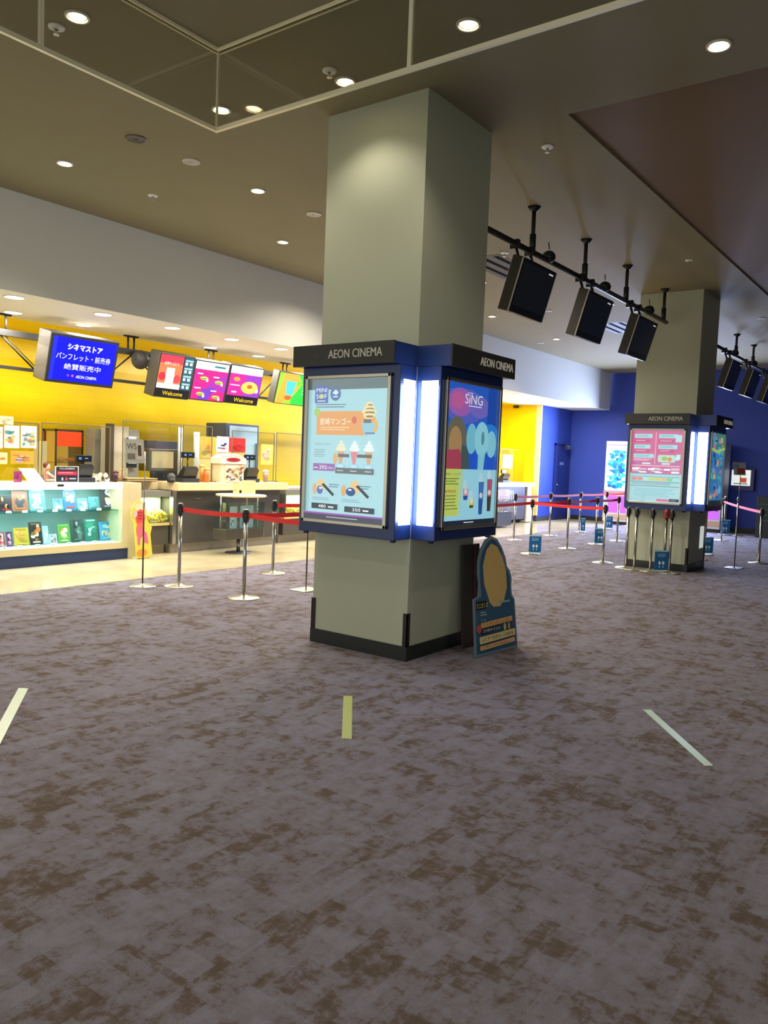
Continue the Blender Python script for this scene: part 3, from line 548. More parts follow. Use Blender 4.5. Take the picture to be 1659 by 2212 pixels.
for a in [(0, 1070, 26, 1107, ZS, ('#2c2028', '#b83028', '#d89040', '#101418'), 'black pamphlet with red figures at the left edge, upper shelf'),
    (28, 1056, 62, 1107, ZS, ('#8c5a40', '#d06a38', '#c8a078', '#40424c'), 'orange-brown pamphlet, second from left on the upper shelf'),
    (66, 1056, 100, 1105, ZS, ('#5a98b0', '#e0d8a0', '#90b0a0', '#d8e8ec'), 'pale blue and yellow pamphlet on the upper shelf'),
    (115, 1080, 137, 1105, ZS, ('#5890a0', '#d88c70', '#e8e0d0', '#4c6a90'), 'small square teal booklet with peach centre on the upper shelf'),
    (139, 1057, 166, 1105, ZS, ('#3f6ca8', '#c84838', '#98b8d8', '#e8e8f0'), 'blue pamphlet with red lower part in the middle of the upper shelf'),
    (169, 1081, 190, 1105, ZS, ('#78b8cc', '#e4f0ec', '#c8d8a8', '#5090a8'), 'small pale cyan booklet on the upper shelf'),
    (192, 1078, 215, 1105, ZS, ('#4f8a92', '#3f7880', '#5a9aa0', '#6aa8ac'), 'plain teal tray leaning on the upper shelf'),
    (219, 1055, 250, 1102, ZS, ('#3a3c44', '#9a94a8', '#e0d8e0', '#c8b880'), 'dark grey pamphlet at the right end of the upper shelf'),
    (-4, 1150, 12, 1182, ZB, ('#a8383c', '#e8e0e0', '#40303c', '#d87878'), 'red and white pamphlet at the left edge, lower shelf'),
    (15, 1150, 29, 1182, ZB, ('#6a3c5c', '#b85c8c', '#d0a0b8', '#302840'), 'small purple pamphlet on the lower shelf'),
    (32, 1139, 64, 1178, ZB, ('#c8a030', '#e0c050', '#d89048', '#b8882c'), 'golden yellow pamphlet on the lower shelf'),
    (66, 1128, 93, 1177, ZB, ('#26201e', '#e8dcc8', '#c86c30', '#8c5c30'), 'black pamphlet with white strokes on the lower shelf'),
    (95, 1133, 107, 1172, ZB, ('#a8ccd8', '#c0dce4', '#d8ecf0', '#90b8c8'), 'narrow pale blue pamphlet on the lower shelf'),
    (108, 1154, 124, 1175, ZB, ('#c8d8dc', '#a87884', '#e8eef0', '#88a0b0'), 'small white card with a round mauve picture on the lower shelf'),
    (127, 1132, 153, 1173, ZB, ('#5a9440', '#e8e0b0', '#c87c40', '#78b850'), 'green pamphlet with cream figures on the lower shelf'),
    (156, 1122, 183, 1172, ZB, ('#2c4a44', '#587870', '#88a098', '#1c302c'), 'dark green pamphlet on the lower shelf'),
    (186, 1122, 213, 1171, ZB, ('#237868', '#2c8876', '#38947f', '#b8dcd0'), 'deep green ruled pamphlet on the lower shelf'),
    (217, 1125, 247, 1165, ZB, ('#4aa0d0', '#88c8e4', '#d8c8a0', '#3c88bc'), 'sky blue beach pamphlet at the right end of the lower shelf')]: pam(*a)
pr = None
for i, (u, v, z) in enumerate([(20, 1113, ZS), (55, 1112, ZS), (88, 1112, ZS), (120, 1111, ZS), (150, 1111, ZS), (180, 1111, ZS), (215, 1110, ZS), (10, 1186, ZB), (45, 1184, ZB), (82, 1183, ZB), (115, 1182, ZB), (150, 1180, ZB), (180, 1178, ZB), (205, 1176, ZB)]):
    x = atY(u, v, CY+.09).x; q = Vector((x, CY+.1, z))
    if pr is None:
        mb = MB().hexa([(-.03, -.012, 0), (.03, -.012, 0), (.03, .02, 0), (-.03, .02, 0), (-.03, .002, .028), (.03, .002, .028), (.03, .008, .028), (-.03, .008, .028)], mat('#f0f2ec', .5)); mb.poly([(-.02, -.0095, .006), (.02, -.0095, .006), (.02, -.0045, .016), (-.02, -.0045, .016)], mat('#7a7a74', .5))
        pr = mb.build('price_tag', loc=(0, 0, 0)); o = pr
    else: o = pr.copy(); C.objects.link(o)
    o.location = q; tag(o, 'small white price tag, %s from the left on the %s showcase shelf' % (ordn[i if i < 7 else i-7], 'upper' if i < 7 else 'lower'), 'price tag', 'price tags in the showcase')

# service counter right of the showcase, then popcorn warmers
t = thing('service_counter', (8.8, 9.6, 0), 'long service counter with pale worktop and dark cabinet front left of the big column', 'counter')
MB().box(6.965, 9.93, CY+.45, 10.0, .93, CZ, WOOD).box(7.6, 9.93, CY, CY+.45, .93, CZ, WOOD, .01).build('worktop', t, 'pale wood worktop')
MB().box(7.6, 9.83, CY+.1, 9.98, .14, .93, mat('#4a4640', .35)).build('cabinet', t, 'dark cabinet front')
MB().box(7.62, 9.8, CY+.17, 9.95, 0, .14, mat('#a09888', .5)).build('toe_kick', t)
for x in (8.0, 8.75, 9.45): MB().box(x, x+.1, CY+.085, CY+.1, .8, .815, STEEL).build('handle', t)
MB().box(7.58, 7.64, CY+.08, CY+.16, .14, .93, STEEL).build('edge_trim', t)
MB().box(6.76, 6.96, CY, 9.9, 0, CZ, BEIGE, .004).build('counter_pillar', label='cream counter end block between the showcase and the popcorn warmer', cat='counter end')
def popcorn_case(x0, x1, y0, zt, lb, lb2):
    t = thing('popcorn_warmer', ((x0+x1)/2, y0+.25, 0), lb, 'popcorn warmer')
    MB().box(x0, x1, y0+.14, 9.75, 0, .14, mat('#9a9282', .5)).box(x0, x1, y0+.04, 9.75, .14, .42, mat('#4a463e', .4)).box(x0, x1, y0+.02, 9.75, .42, .46, mat('#d8c080', .4)).build('base', t)
    MB().box(x0, x1, 9.7, 9.75, .46, .9, mat('#93a898', .4)).box(x0, x1, y0, 9.75, .84, .925, mat('#7c7a72', .4)).box(x0, x0+.015, y0, 9.7, .46, .84, mat('#6c6c64', .4)).build('housing', t)
    MB().box(x0+.015, x1, y0+.01, y0+.015, .46, .84, glass('#eef6ea', .12)).build('glass_front', t)
    L = bpy.data.lights.new('warmer_lamp', 'AREA'); L.shape = 'RECTANGLE'; L.size = (x1-x0)*.8; L.size_y = .1; L.energy = 16; L.color = (1, .95, .75)
    o = bpy.data.objects.new('warmer_lamp', L); C.objects.link(o); o.location = ((x0+x1)/2, y0+.12, .82)
    mb = MB(); rr = random.Random(int(x0*10))
    for k in range(620):
        a, b = rr.uniform(.03, x1-x0-.03), rr.uniform(.03, .18); h = .08+.07*math.sin(a*9+x0)**2+b*.25
        mb.sphere((x0+a, y0+b, .475+rr.uniform(.1, 1)*h), rr.uniform(.012, .022), mat(rr.choice(['#f0d860', '#f8e890', '#e8c840', '#f4e070']), .8), seg=6)
    o = mb.build('popcorn', label=lb2, cat='popcorn'); o['kind'] = 'stuff'
popcorn_case(6.97, 7.57, CY+.12, .9, 'glass popcorn warmer beside the cream counter end block', 'heap of yellow popcorn in the warmer by the showcase')
popcorn_case(10.0, 11.2, CY+.12, .9, 'glass popcorn warmer at the right end of the service counter by the big column', 'heap of yellow popcorn in the warmer next to the big column')
t = thing('service_counter', (14, 9.6, 0), 'far counter run right of the big column ending by the blue wall', 'counter')
MB().box(11.2, 19.4, CY, 10.0, .95, CZ, mat('#dcd6cc', .4)).build('worktop', t); MB().box(11.2, 19.35, CY+.1, 9.98, .1, .95, mat('#4a4a56', .4)).build('cabinet', t); MB().box(19.1, 19.36, CY+.06, CY+.12, .02, .95, mat('#c8bca0', .5)).build('end_panel', t); MB().box(11.2, 19.35, CY+.3, 9.9, 0, .1, CHAR).build('toe_kick', t)
t = thing('back_counter', (8, 10.95, 0), 'steel back counter along the yellow wall carrying the kitchen machines', 'counter')
MB().box(3, 19.5, 10.7, 11.29, .86, .9, STEEL).build('worktop', t); MB().box(3, 19.5, 10.75, 11.28, 0, .86, mat('#b0aca0', .4)).build('cabinet', t)

# ---- things on and behind the counters
def pb(mb, u0, v0, u1, v1, y, d, m, bev=0, z0=None):
    a, b = atY(u0, (v0+v1)/2, y), atY(u1, (v0+v1)/2, y); tp, bt = atY((u0+u1)/2, v0, y), atY((u0+u1)/2, v1, y)
    mb.box(a.x, b.x, y, y+d, bt.z if z0 is None else z0, tp.z, m, bev); return (a.x, b.x, bt.z, tp.z)
def card(u0, v0, u1, v1, y, name, lb, cat, cols, z0=None, group=None, text=None, n=8, emit=0, frame=None, thick=.004, tc='#ffffff', band=None):
    mb = MB(); x0, x1, za, zb = pb(mb, u0, v0, u1, v1, y, thick, mat(frame or cols[0], .5), 0, z0)
    if z0 is not None: za = z0
    q = .04 if frame else 0
    A = Art(mb, (x0+(x1-x0)*q, y, zb-(zb-za)*q), XR, ZU, (x1-x0)*(1-2*q), (zb-za)*(1-2*q), emit, .4, .0008); A.rect(0, 1, 0, 1, cols[0]); rr = random.Random(int(u0*3+v0))
    for k in range(n):
        a, b = rr.uniform(.05, .6), rr.uniform(.2, .8); A.rect(a, a+rr.uniform(.15, .35), b, b+rr.uniform(.05, .14), rr.choice(cols[1:]))
    if band: A.rect(.05, .95, .3, .55, band).lines(.12, .88, .36, .5, 1, '#e88898', .5).rect(.25, .32, .72, .9, '#e0e0e8').rect(.42, .52, .72, .9, '#d84860').rect(.6, .9, .75, .82, '#e0e0e8')
    if text: A.text(text, .5, .12, .7, .1, tc, .01)
    return mb.build(name, label=lb, cat=cat, group=group)
# acrylic screens with their printed sheets
def acrylic(u0, v0, u1, v1, y, lb, posts=True, base=CZ, fr='#8a8270'):
    a, b = atY(u0, (v0+v1)/2, y), atY(u1, (v0+v1)/2, y); z1 = atY((u0+u1)/2, v0, y).z
    t = thing('acrylic_screen', ((a.x+b.x)/2, y, base), lb, 'screen guard', 'clear screens on the counters')
    MB().box(a.x+.008, b.x-.008, y-.002, y+.002, base+.02, z1, GLS).build('pane', t)
    fm = mat(fr, .35, .6); MB().box(a.x, b.x, y-.005, y+.005, z1, z1+.012, fm).box(a.x, a.x+.012, y-.006, y+.006, base, z1, fm).box(b.x-.012, b.x, y-.006, y+.006, base, z1, fm).build('frame', t)
    MB().box(a.x-.01, a.x+.06, y-.1, y+.1, base, base+.012, fm).box(b.x-.06, b.x+.01, y-.1, y+.1, base, base+.012, fm).build('foot', t)
    return t
acrylic(-60, 912, 84, 1040, 9.75, 'clear counter screen covered with film flyers at the left edge')
acrylic(89, 919, 238, 1040, 9.75, 'clear counter screen behind the black notice on the showcase')
acrylic(264, 914, 391, 1040, 9.7, 'clear counter screen in front of the grey cupboard')
acrylic(394, 921, 458, 1040, 9.7, 'narrow clear counter screen in front of the cash register')
acrylic(500, 934, 592, 1040, 9.8, 'clear counter screen behind the cream popcorn sign')
acrylic(596, 938, 664, 1040, 9.72, 'clear counter screen over the row of white cups', base=.925)
acrylic(1082, 972, 1142, 1042, 9.91, 'clear counter screen on the far counter beyond the big column', fr='#c0a060')
for i, (a, lb) in enumerate([((-30, 921, 6, 968), 'film flyer with red lower half at the left edge of the counter screen'), ((9, 919, 42, 968), 'film flyer with orange figures, middle of the row on the counter screen'), ((45, 920, 79, 968), 'film flyer with teal print, right in the row on the counter screen')]):
    card(*a, 9.74, 'flyer', lb, 'flyer', ('#d8d8cc', '#3f9aa0', '#d87848', '#e8b060', '#6a8a90', '#e8e8e0'), group='flyers on the counter screen', n=14)
card(0, 899, 29, 917, 9.74, 'flyer', 'cream flyer sticking up above the row at the left edge', 'flyer', ('#e0d2a8', '#c8b890', '#b8a884'))
card(-20, 977, 16, 1002, 9.74, 'flyer', 'orange and cream sheet under the flyers at the left edge', 'flyer', ('#e8d8a0', '#e0903c', '#d8a850'))
card(23, 974, 73, 1002, 9.74, 'flyer', 'wide orange and lilac sheet below the film flyers', 'flyer', ('#dca040', '#c89048', '#a8a8c8', '#b06850', '#e8d8a8'), n=12)
# leaning menu sheet, purple tent card, doll, notice
pA = atY(88, 1040, 9.42); pB = atY(60, 1040, 9.42); pC = atY(40, 1003, 9.6); pD = atY(64, 1003, 9.6)
mb = MB(); z = CZ+.002
mb.hexa([(pB.x, 9.4, z), (pA.x+.05, 9.4, z), (pA.x+.05, 9.405, z), (pB.x, 9.405, z), (pC.x, 9.6, z+.17), (pD.x+.06, 9.6, z+.17), (pD.x+.06, 9.605, z+.17), (pC.x, 9.605, z+.17)], mat('#ecdcb0', .5))
mb.build('menu_sheet', label='cream menu sheet leaning on top of the showcase', cat='menu')
card(30, 1018, 47, 1040, 9.5, 'tent_card', 'small purple tent card left of the leaning menu sheet', 'card', ('#a03c74', '#c86090', '#783058'), z0=CZ)
card(119, 1007, 170, 1040, 9.42, 'counter_notice', 'black notice with red band in a white frame on top of the showcase', 'notice', ('#2a2c38', '#b83048', '#c83850', '#2f3240'), z0=CZ, text='CLOSED', n=0, frame='#e8e4dc', band='#c8304c')
x_ = atY(145, 1022, 9.41).x; q_ = atY(145, 1022, 9.41); MB().box(q_.x-.13, q_.x+.13, 9.408, 9.414, CZ+.09, CZ+.13, mat('#c0304a', .5)).build('sign_strip', bpy.data.objects['counter_notice']) if False else None
t = thing('doll', (atY(103, 1030, 9.6).x, 9.6, CZ), 'small red-haired doll sitting on top of the showcase left of the black notice', 'doll')
x = atY(101, 1030, 9.6).x
MB().sphere((x, 9.6, CZ+.08), .05, mat('#c88a74', .6), .8, .7, 1.6).tube((x, 9.58, CZ+.12), (x+.09, 9.55, CZ+.05), .014, mat('#e0b098', .6)).tube((x-.02, 9.58, CZ+.12), (x+.06, 9.54, CZ+.06), .014, mat('#e0b098', .6)).tube((x-.02, 9.58, CZ+.02), (x+.12, 9.5, CZ+.02), .02, mat('#b8a890', .6)).sphere((x, 9.59, CZ+.2), .038, mat('#e0b098', .6), .9, .9, 1.1).build('body', t)
MB().sphere((x-.008, 9.6, CZ+.212), .042, mat('#6a2c20', .7), 1, .95, 1.0).build('hair', t)
def register(u0, u1, vt, y, lb, blue=False):
    a, b = atY(u0, 1010, y), atY(u1, 1010, y); xm = (a.x+b.x)/2; w_ = max(b.x-a.x, .25); z1 = atY(u0, vt, y).z
    t = thing('cash_register', (xm, y, CZ), lb, 'cash register', 'registers on the counters')
    MB().box(xm-w_/2, xm+w_/2, y, y+.3, CZ, CZ+.06, DARK, .006).build('base', t)
    MB().hexa([(xm-w_*.4, y+.05, CZ+.06), (xm+w_*.4, y+.05, CZ+.06), (xm+w_*.4, y+.2, CZ+.06), (xm-w_*.4, y+.2, CZ+.06), (xm-w_*.4, y-.01, CZ+.2), (xm+w_*.4, y-.01, CZ+.2), (xm+w_*.4, y+.04, CZ+.24), (xm-w_*.4, y+.04, CZ+.24)], mat('#1c1c1e', .3)).build('touch_screen', t)
    MB().tube((xm+.02, y+.12, CZ+.06), (xm+.02, y+.12, z1-.05), .012, BLACK).build('pole', t)
    MB().box(xm-.1, xm+.13, y+.09, y+.13, z1-.09, z1, mat('#15161c', .3), .005).box(xm-.07, xm-.03, y+.087, y+.09, z1-.06, z1-.03, mat('#5c90d8', .4, emit=.6)).box(xm+.02, xm+.07, y+.087, y+.09, z1-.05, z1-.035, mat('#5c90d8', .4, emit=.6)).build('customer_display', t)
register(172, 205, 983, 9.5, 'dark cash register with pole display right of the black notice on the showcase')
register(396, 432, 976, 9.45, 'black cash register left of the orange drinks on the service counter')
register(533, 562, 982, 9.5, 'black cash register just right of the cream popcorn sign')
register(1088, 1104, 1015, 9.5, 'small cash register on the far counter beyond the big column')
# cup, pouch, small goods on showcase/counter
def jar(u, v0, y, r, m1, name, lb, cat, h=None, base=CZ, group=None, m2=None):
    x = atY(u, v0, y).x; z1 = atY(u, v0, y).z if h is None else base+h
    t = thing(name, (x, y, base), lb, cat, group); MB().lathe([(r*.75, 0), (r, (z1-base)*.85), (r*.98, (z1-base)*.85)], (x, y, base), m1, 16).build('body', t)
    MB().lathe([(r*1.06, (z1-base)*.85), (r*1.06, (z1-base)*.92), (r*.5, z1-base)], (x, y, base), m2 or WHITE, 16).build('lid', t)
jar(249, 1017, 9.6, .045, mat('#3c1c24', .4), 'tumbler', 'dark maroon tumbler at the right end of the showcase top', 'tumbler', m2=mat('#5a2030', .4))
jar(263, 1012, 9.75, .035, mat('#d8a884', .5), 'paper_cup', 'small tan paper cup behind the maroon tumbler', 'cup', m2=mat('#f0c060', .4))
mb = MB(); rr = random.Random(5); x = atY(212, 1025, 9.6).x
for k in range(26): mb.sphere((x+rr.uniform(-.06, .12), 9.6+rr.uniform(-.05, .05), CZ+.03+rr.uniform(0, .08)), rr.uniform(.02, .035), mat(rr.choice(['#d8cdb4', '#6a5c4c', '#b8a488', '#e8e0d0']), .8), seg=8)
mb.build('plush_pile', label='cream and brown plush mascots piled beside the showcase register', cat='plush toys', kind='stuff')
for a in [(440, 470, 'stack of brown trays beside the grey cupboard', '#5a5248')]: pass
t = thing('tray_stack', (atY(305, 1030, 9.85).x, 9.8, CZ), 'stacked pale serving trays on the counter under the clear screen', 'trays')
x = atY(290, 1030, 9.8).x
for k in range(4): MB().box(x-.22, x+.3, 9.65, 9.95, CZ+.002+k*.013, CZ+.012+k*.013, mat('#d8b878' if k % 2 else '#6c4c34', .5), .003).build('tray', t)
# grey cupboard, microwave, hot display, fridge
t = thing('storage_cupboard', (atY(270, 1000, 10.1).x, 10.3, 0), 'tall grey cupboard with an open dark shelf side behind the service counter', 'cupboard')
mb = MB(); pb(mb, 243, 921, 278, 1040, 10.1, .3, mat('#b4aa94', .5), .006, 0); mb.build('body', t)
mb = MB(); pb(mb, 278, 928, 300, 1040, 10.15, .25, mat('#9c948a', .5), .004, 0); mb.build('side_unit', t)
mb = MB(); r_ = pb(mb, 274, 946, 296, 1010, 10.09, .01, mat('#20222a', .5)); mb.build('opening', t)
for k in range(5): MB().box(r_[0]+.02, r_[1]-.02, 10.08, 10.09, r_[2]+.06+k*.09, r_[2]+.1+k*.09, mat('#c8ccd8', .5)).build('control_card', t)
mb = MB(); pb(mb, 236, 915, 246, 1040, 10.05, .1, mat('#40382c', .5), 0, 0); mb.build('cupboard_edge', label='dark brown upright post at the left of the grey cupboard', cat='post')
t = thing('hot_display', (atY(150, 990, 10.8).x, 10.9, .9), 'heated food display glowing orange in front of the yellow wall', 'food warmer')
mb = MB(); r_ = pb(mb, 120, 928, 180, 1003, 10.8, .4, mat('#b89840', .4), 0, .9); mb.bm.free()
MB().box(r_[0], r_[1], 11.15, 11.2, .9, r_[3], mat('#e0b040', .4, emit=.8)).box(r_[0], r_[0]+.03, 11.1, 11.15, .9, r_[3], DSTEEL).box(r_[0], r_[0]+.02, 10.8, 10.82, .9, r_[3], DSTEEL).box(r_[1]-.03, r_[1], 10.8, 11.15, .9, r_[3], DSTEEL).box(r_[0], r_[1], 10.8, 11.15, r_[3]-.03, r_[3], DSTEEL).build('housing', t)  # back panel given its own glow to brighten the display interior
MB().box(r_[0]+.03, r_[1]-.03, 10.8, 10.86, r_[3]-.25, r_[3]-.03, mat('#f04a1c', .5, emit=1.1)).build('lit_sign', t, 'glowing orange sign')
for k, z in enumerate((.95, 1.12, 1.27)): MB().box(r_[0]+.03, r_[1]-.03, 10.82, 11.15, z, z+.012, STEEL).sphere((r_[0]+.18, 10.95, z+.05), .07, mat('#e8a040', .5, emit=.3), 1.3, .8, .5).sphere((r_[0]+.35, 10.95, z+.05), .07, mat('#d87838', .5, emit=.3), 1.2, .8, .5).build('shelf', t)
MB().box(r_[0]+.005, r_[1]-.005, 10.795, 10.8, .93, r_[3]-.25, GLS).build('glass_front', t)
mb = MB(); pb(mb, 205, 927, 237, 1000, 10.42, .24, mat('#8a8472', .5), .005, 0); mb.build('steel_cabinet', label='plain grey steel cabinet right of the glowing food display', cat='cabinet')
mb = MB(); pb(mb, 89, 953, 102, 1000, 10.8, .2, mat('#d8c890', .5), .004, .9); mb.build('paper_dispenser', label='slim cream dispenser left of the glowing food display', cat='dispenser')
mb = MB(); x = atY(120, 1000, 10.6).x; mb.sphere((x, 10.6, .95), .22, mat('#5c6068', .5), 1.2, 1, 1, 18); mb.build('domed_lid', label='grey domed lid behind the doll and the black notice', cat='lid')
t = thing('microwave', (atY(350, 1000, 10.4).x, 10.5, .9), 'steel oven with a glass window behind the service counter', 'oven')
mb = MB(); pb(mb, 337, 953, 384, 970, 10.4, .4, mat('#4a4c5c', .5), .006); mb.build('hood', t)
mb = MB(); r_ = pb(mb, 322, 970, 384, 1018, 10.4, .4, DSTEEL, .008); mb.build('body', t)
MB().box(r_[0]+.04, r_[1]-.1, 10.385, 10.4, r_[2]+.05, r_[3]-.04, mat('#b8a880', .15)).build('window', t); MB().box(r_[0]+.02, r_[1]-.02, 10.38, 10.4, .9, r_[2]+.01, DARK).build('front_panel', t)
mb = MB(); mb.box(r_[0]-.1, r_[1]+.1, 10.35, 10.7, .0, .9, mat('#b0aca0', .4)); mb.build('prep_table', label='steel prep table carrying the oven', cat='table')
for u0, u1, v0, lb in ((385, 393, 923, 'tall white upright tube with a hanging ribbon at the first register'), (419, 429, 933, 'shorter white upright tube between the two clear screens')):
    a, b = atY(u0, 980, 9.85), atY(u1, 980, 9.85); z1 = atY(u0, v0, 9.85).z; MB().tube(((a.x+b.x)/2, 9.85, CZ), ((a.x+b.x)/2, 9.85, z1), (b.x-a.x)/2, mat('#dfe4e4', .3), 12).build('cup_tube', label=lb, cat='cup dispenser')
t = thing('drinks_fridge', (atY(522, 960, 10.2).x, 10.4, 0), 'pale blue fridge with dark frame against the yellow wall', 'fridge')
mb = MB(); r_ = pb(mb, 487, 916, 558, 1040, 10.17, .5, mat('#4c5468', .4), .008, 0); mb.build('cabinet', t)
MB().box(r_[0]+.07, r_[1]-.05, 10.155, 10.17, .2, r_[3]-.04, mat('#a8c4dc', .25)).build('door', t); MB().box(r_[1]-.12, r_[1]-.09, 10.12, 10.155, 1.2, 1.7, STEEL).build('handle', t)
card(468, 943, 494, 977, 10.04, 'flyer', 'white and blue flyer with red dots left of the red one', 'flyer', ('#d8e4f0', '#4878b0', '#c03038', '#e8f0f4', '#283c60'), n=10)
card(495, 946, 530, 976, 10.04, 'flyer', 'plain red poster in front of the pale blue fridge', 'flyer', ('#c42a28', '#b82424', '#c83430'))
card(432, 943, 466, 990, 10.04, 'flyer', 'olive and orange flyer behind the orange drinks', 'flyer', ('#b89c38', '#d86848', '#7c8c40', '#a87838'), n=10)
card(564, 960, 590, 1004, 9.79, 'flyer', 'pinkish notice sheet on the yellow wall right of the fridge', 'flyer', ('#e0c060', '#e8a0a0', '#e8b8b0', '#d89088'), n=12)
MB().box(atY(431, 960, 10.045).x, atY(531, 960, 10.045).x, 10.045, 10.07, 0, atY(500, 948, 10.045).z, mat('#c8b070', .5)).build('flyer_board', label='low board holding the flyers in front of the fridge', cat='board')
# popcorn sign with cart top
t = thing('popcorn_sign', (atY(500, 1030, 9.5).x, 9.5, CZ), 'cream scalloped popcorn stand sign with a red oval on the counter', 'sign')
mb = MB(); a = atY(474, 1000, 9.5); b = atY(530, 1000, 9.5); zt = atY(500, 980, 9.5).z; zm = atY(500, 1002, 9.5).z; xm = (a.x+b.x)/2; ww = b.x-a.x
mb.box(a.x+.03, b.x-.03, 9.5, 9.72, CZ, zm, mat('#ddd0a8', .5)); mb.build('box', t)
pts = [(a.x, 9.48, zm)]+[(a.x+ww*i/12, 9.48, zm+(zt-zm)*(.55+.45*math.sin(math.pi*i/12))) for i in range(13)]+[(b.x, 9.48, zm)]
MB().prism(pts, (0, .24, 0), mat('#e8dcc0', .5)).build('canopy', t)
mb = MB(); A = Art(mb, (a.x, 9.479, zt), XR, ZU, ww, zt-zm, 0, .4); A.ell(.5, .6, .28, .22, '#a82c28').ell(.5, .6, .2, .14, '#7c2420')
for k in range(9): A.ell(.08+k*.105, .2+.18*abs(k-4)/4, .02, .04, '#a82c28')
mb.build('oval_badge', t)
mb = MB(); A = Art(mb, (atY(487, 1003, 9.49).x, 9.494, atY(500, 1003, 9.49).z-.003), XR, ZU, ww*.72, atY(500, 1003, 9.49).z-CZ-.01, 0, .4); A.rect(0, 1, 0, 1, '#d8d0b8'); rr = random.Random(9)
for k in range(40): A.rect(*(lambda a, b: (a, a+.12, b, b+.1))(rr.uniform(.02, .86), rr.uniform(.02, .88)), rr.choice(['#a83c38', '#4c6478', '#e8e0cc', '#585850', '#c8a050', '#8c4c60']))
mb.build('printed_panel', t)
jar(447, 1010, 9.5, .05, mat('#e0702c', .4), 'drink_cup', 'orange drink cup right of the first register', 'cup', group='orange drinks', m2=mat('#f0b060', .4))
jar(437, 1003, 9.62, .045, mat('#d88c3c', .4), 'drink_cup', 'taller amber drink cup behind the orange one', 'cup', group='orange drinks', m2=mat('#e8c060', .4))
jar(574, 1015, 9.6, .05, mat('#8c7c74', .4), 'condiment_jar', 'grey condiment jar right of the second register', 'jar')
x = atY(370, 1030, 9.5).x
MB().tube((x, 9.5, CZ), (x, 9.5, CZ+.06), .06, DARK).sphere((x, 9.5, CZ+.08), .06, mat('#4c4a44', .6), 1, 1, 1).build('bell', label='dark round countertop bell left of the first clear screen post', cat='bell')
lid = None
for i in range(8):
    x = atY(600+i*7.5, 1032, 9.7).x
    if lid is None: lid = MB().lathe([(.035, 0), (.038, .015), (.03, .05), (.012, .06)], (0, 0, 0), mat('#dcd0c0', .5), 12).build('paper_cup', loc=(0, 0, 0)); o = lid
    else: o = lid.copy(); C.objects.link(o)
    o.location = (x, 9.7, .925); tag(o, 'white lidded cup, %s of the row on the popcorn warmer by the big column' % ordn[i], 'cup', 'cups on the warmer')
# side table with flyers case
t = thing('side_table', (8.6, 8.95, 0), 'small round-topped side stand with a glass flyer box before the dark counter', 'stand')
yT = 8.95; xc = atY(521, 1072, yT).x; zt = atY(521, 1070, yT).z; hw = (atY(562, 1072, yT).x-atY(482, 1072, yT).x)/2
MB().lathe([(hw*.97, -.015), (hw, -.005), (hw, .01), (hw*.98, .014)], (xc, yT, zt), mat('#ecdfb8', .4), 32).build('table_top', t)
za, zb_ = atY(515, 1162, yT).z, atY(515, 1140, yT).z; x0, x1 = atY(474, 1120, yT).x, atY(557, 1120, yT).x
for x in (x0+.02, x1-.02, (x0+x1)/2+.15): MB().tube((x, yT, zb_), (x, yT, zt-.01), .01, STEEL).build('leg', t)
MB().box(x0, x1, yT-.14, yT+.14, za, zb_, mat('#4a463e', .3), .01).build('base', t); zc = atY(515, 1084, yT).z
MB().box(x0, x1, yT-.14, yT-.136, zb_, zc, GLB).box(x0, x0+.004, yT-.136, yT+.14, zb_, zc, GLB).box(x1-.004, x1, yT-.136, yT+.14, zb_, zc, GLB).build('glass_box', t)
MB().lathe([(.2, 0), (.2, .012), (.03, .02)], ((x0+x1)/2, yT, 0), mat('#4a4c58', .4), 28).tube(((x0+x1)/2, yT, .015), ((x0+x1)/2, yT, za), .03, DSTEEL).build('foot', t)
card(497, 1094, 512, 1138, yT-.05, 'flyer', 'pale flyer, left one in the glass box of the side stand', 'flyer', ('#c8dce8', '#5c80c0', '#eef2f4'), z0=zb_+.002)
card(519, 1092, 547, 1138, yT-.05, 'flyer', 'blue and white flyer, right one in the glass box of the side stand', 'flyer', ('#b8d0e0', '#4870b8', '#f4f6f8', '#88a8c8'), z0=zb_+.002, n=10)
card(504, 1042, 517, 1068, yT, 'table_sign', 'small cream sign with a red mark on the side stand', 'sign', ('#e0c490', '#d86848', '#e8d0a0'), z0=zt+.014, n=3)
card(528, 1038, 552, 1068, yT+.03, 'table_sign', 'larger plain cream sign box on the side stand', 'sign', ('#e4cc98', '#dcc290', '#e8d4a4'), z0=zt+.014, n=3, thick=.06)
# lottery-style standee by the counter end: pink strip figure
t = thing('paper_standee', (7.1, 9.1, 0), 'narrow pink and yellow cut-out display standing before the cream counter end', 'standee')
yS = 9.2; X_ = lambda u: atY(u, 1150, yS).x; Z_ = lambda v: atY(305, v, yS).z
pts = [(296, 1205), (291, 1130), (284, 1115), (284, 1098), (292, 1084), (305, 1083), (314, 1095), (318, 1125), (328, 1140), (325, 1155), (330, 1200), (316, 1207)]
mb = MB(); P3 = [(X_(u), yS, max(Z_(v), .0)) for u, v in pts]; mb.prism(P3[::-1], (0, .02, 0), mat('#d8c84c', .5)); mb.build('board', t)
mb = MB(); A = Art(mb, (X_(284), yS-.001, Z_(1083)), XR, ZU, X_(330)-X_(284), Z_(1083)-Z_(1206), 0, .5)
A.ell(.35, .1, .25, .07, '#e0d0b0').ell(.4, .28, .22, .14, '#d8484a').ell(.14, .22, .1, .06, '#e8b8b0').ell(.4, .5, .18, .14, '#e0685c').poly([(.28, .5), (.45, .45), (.4, .78), (.3, .75)], '#e0608c').poly([(.5, .5), (.7, .55), (.8, .75), (.6, .72)], '#e0608c').ell(.5, .9, .25, .06, '#e8883c')
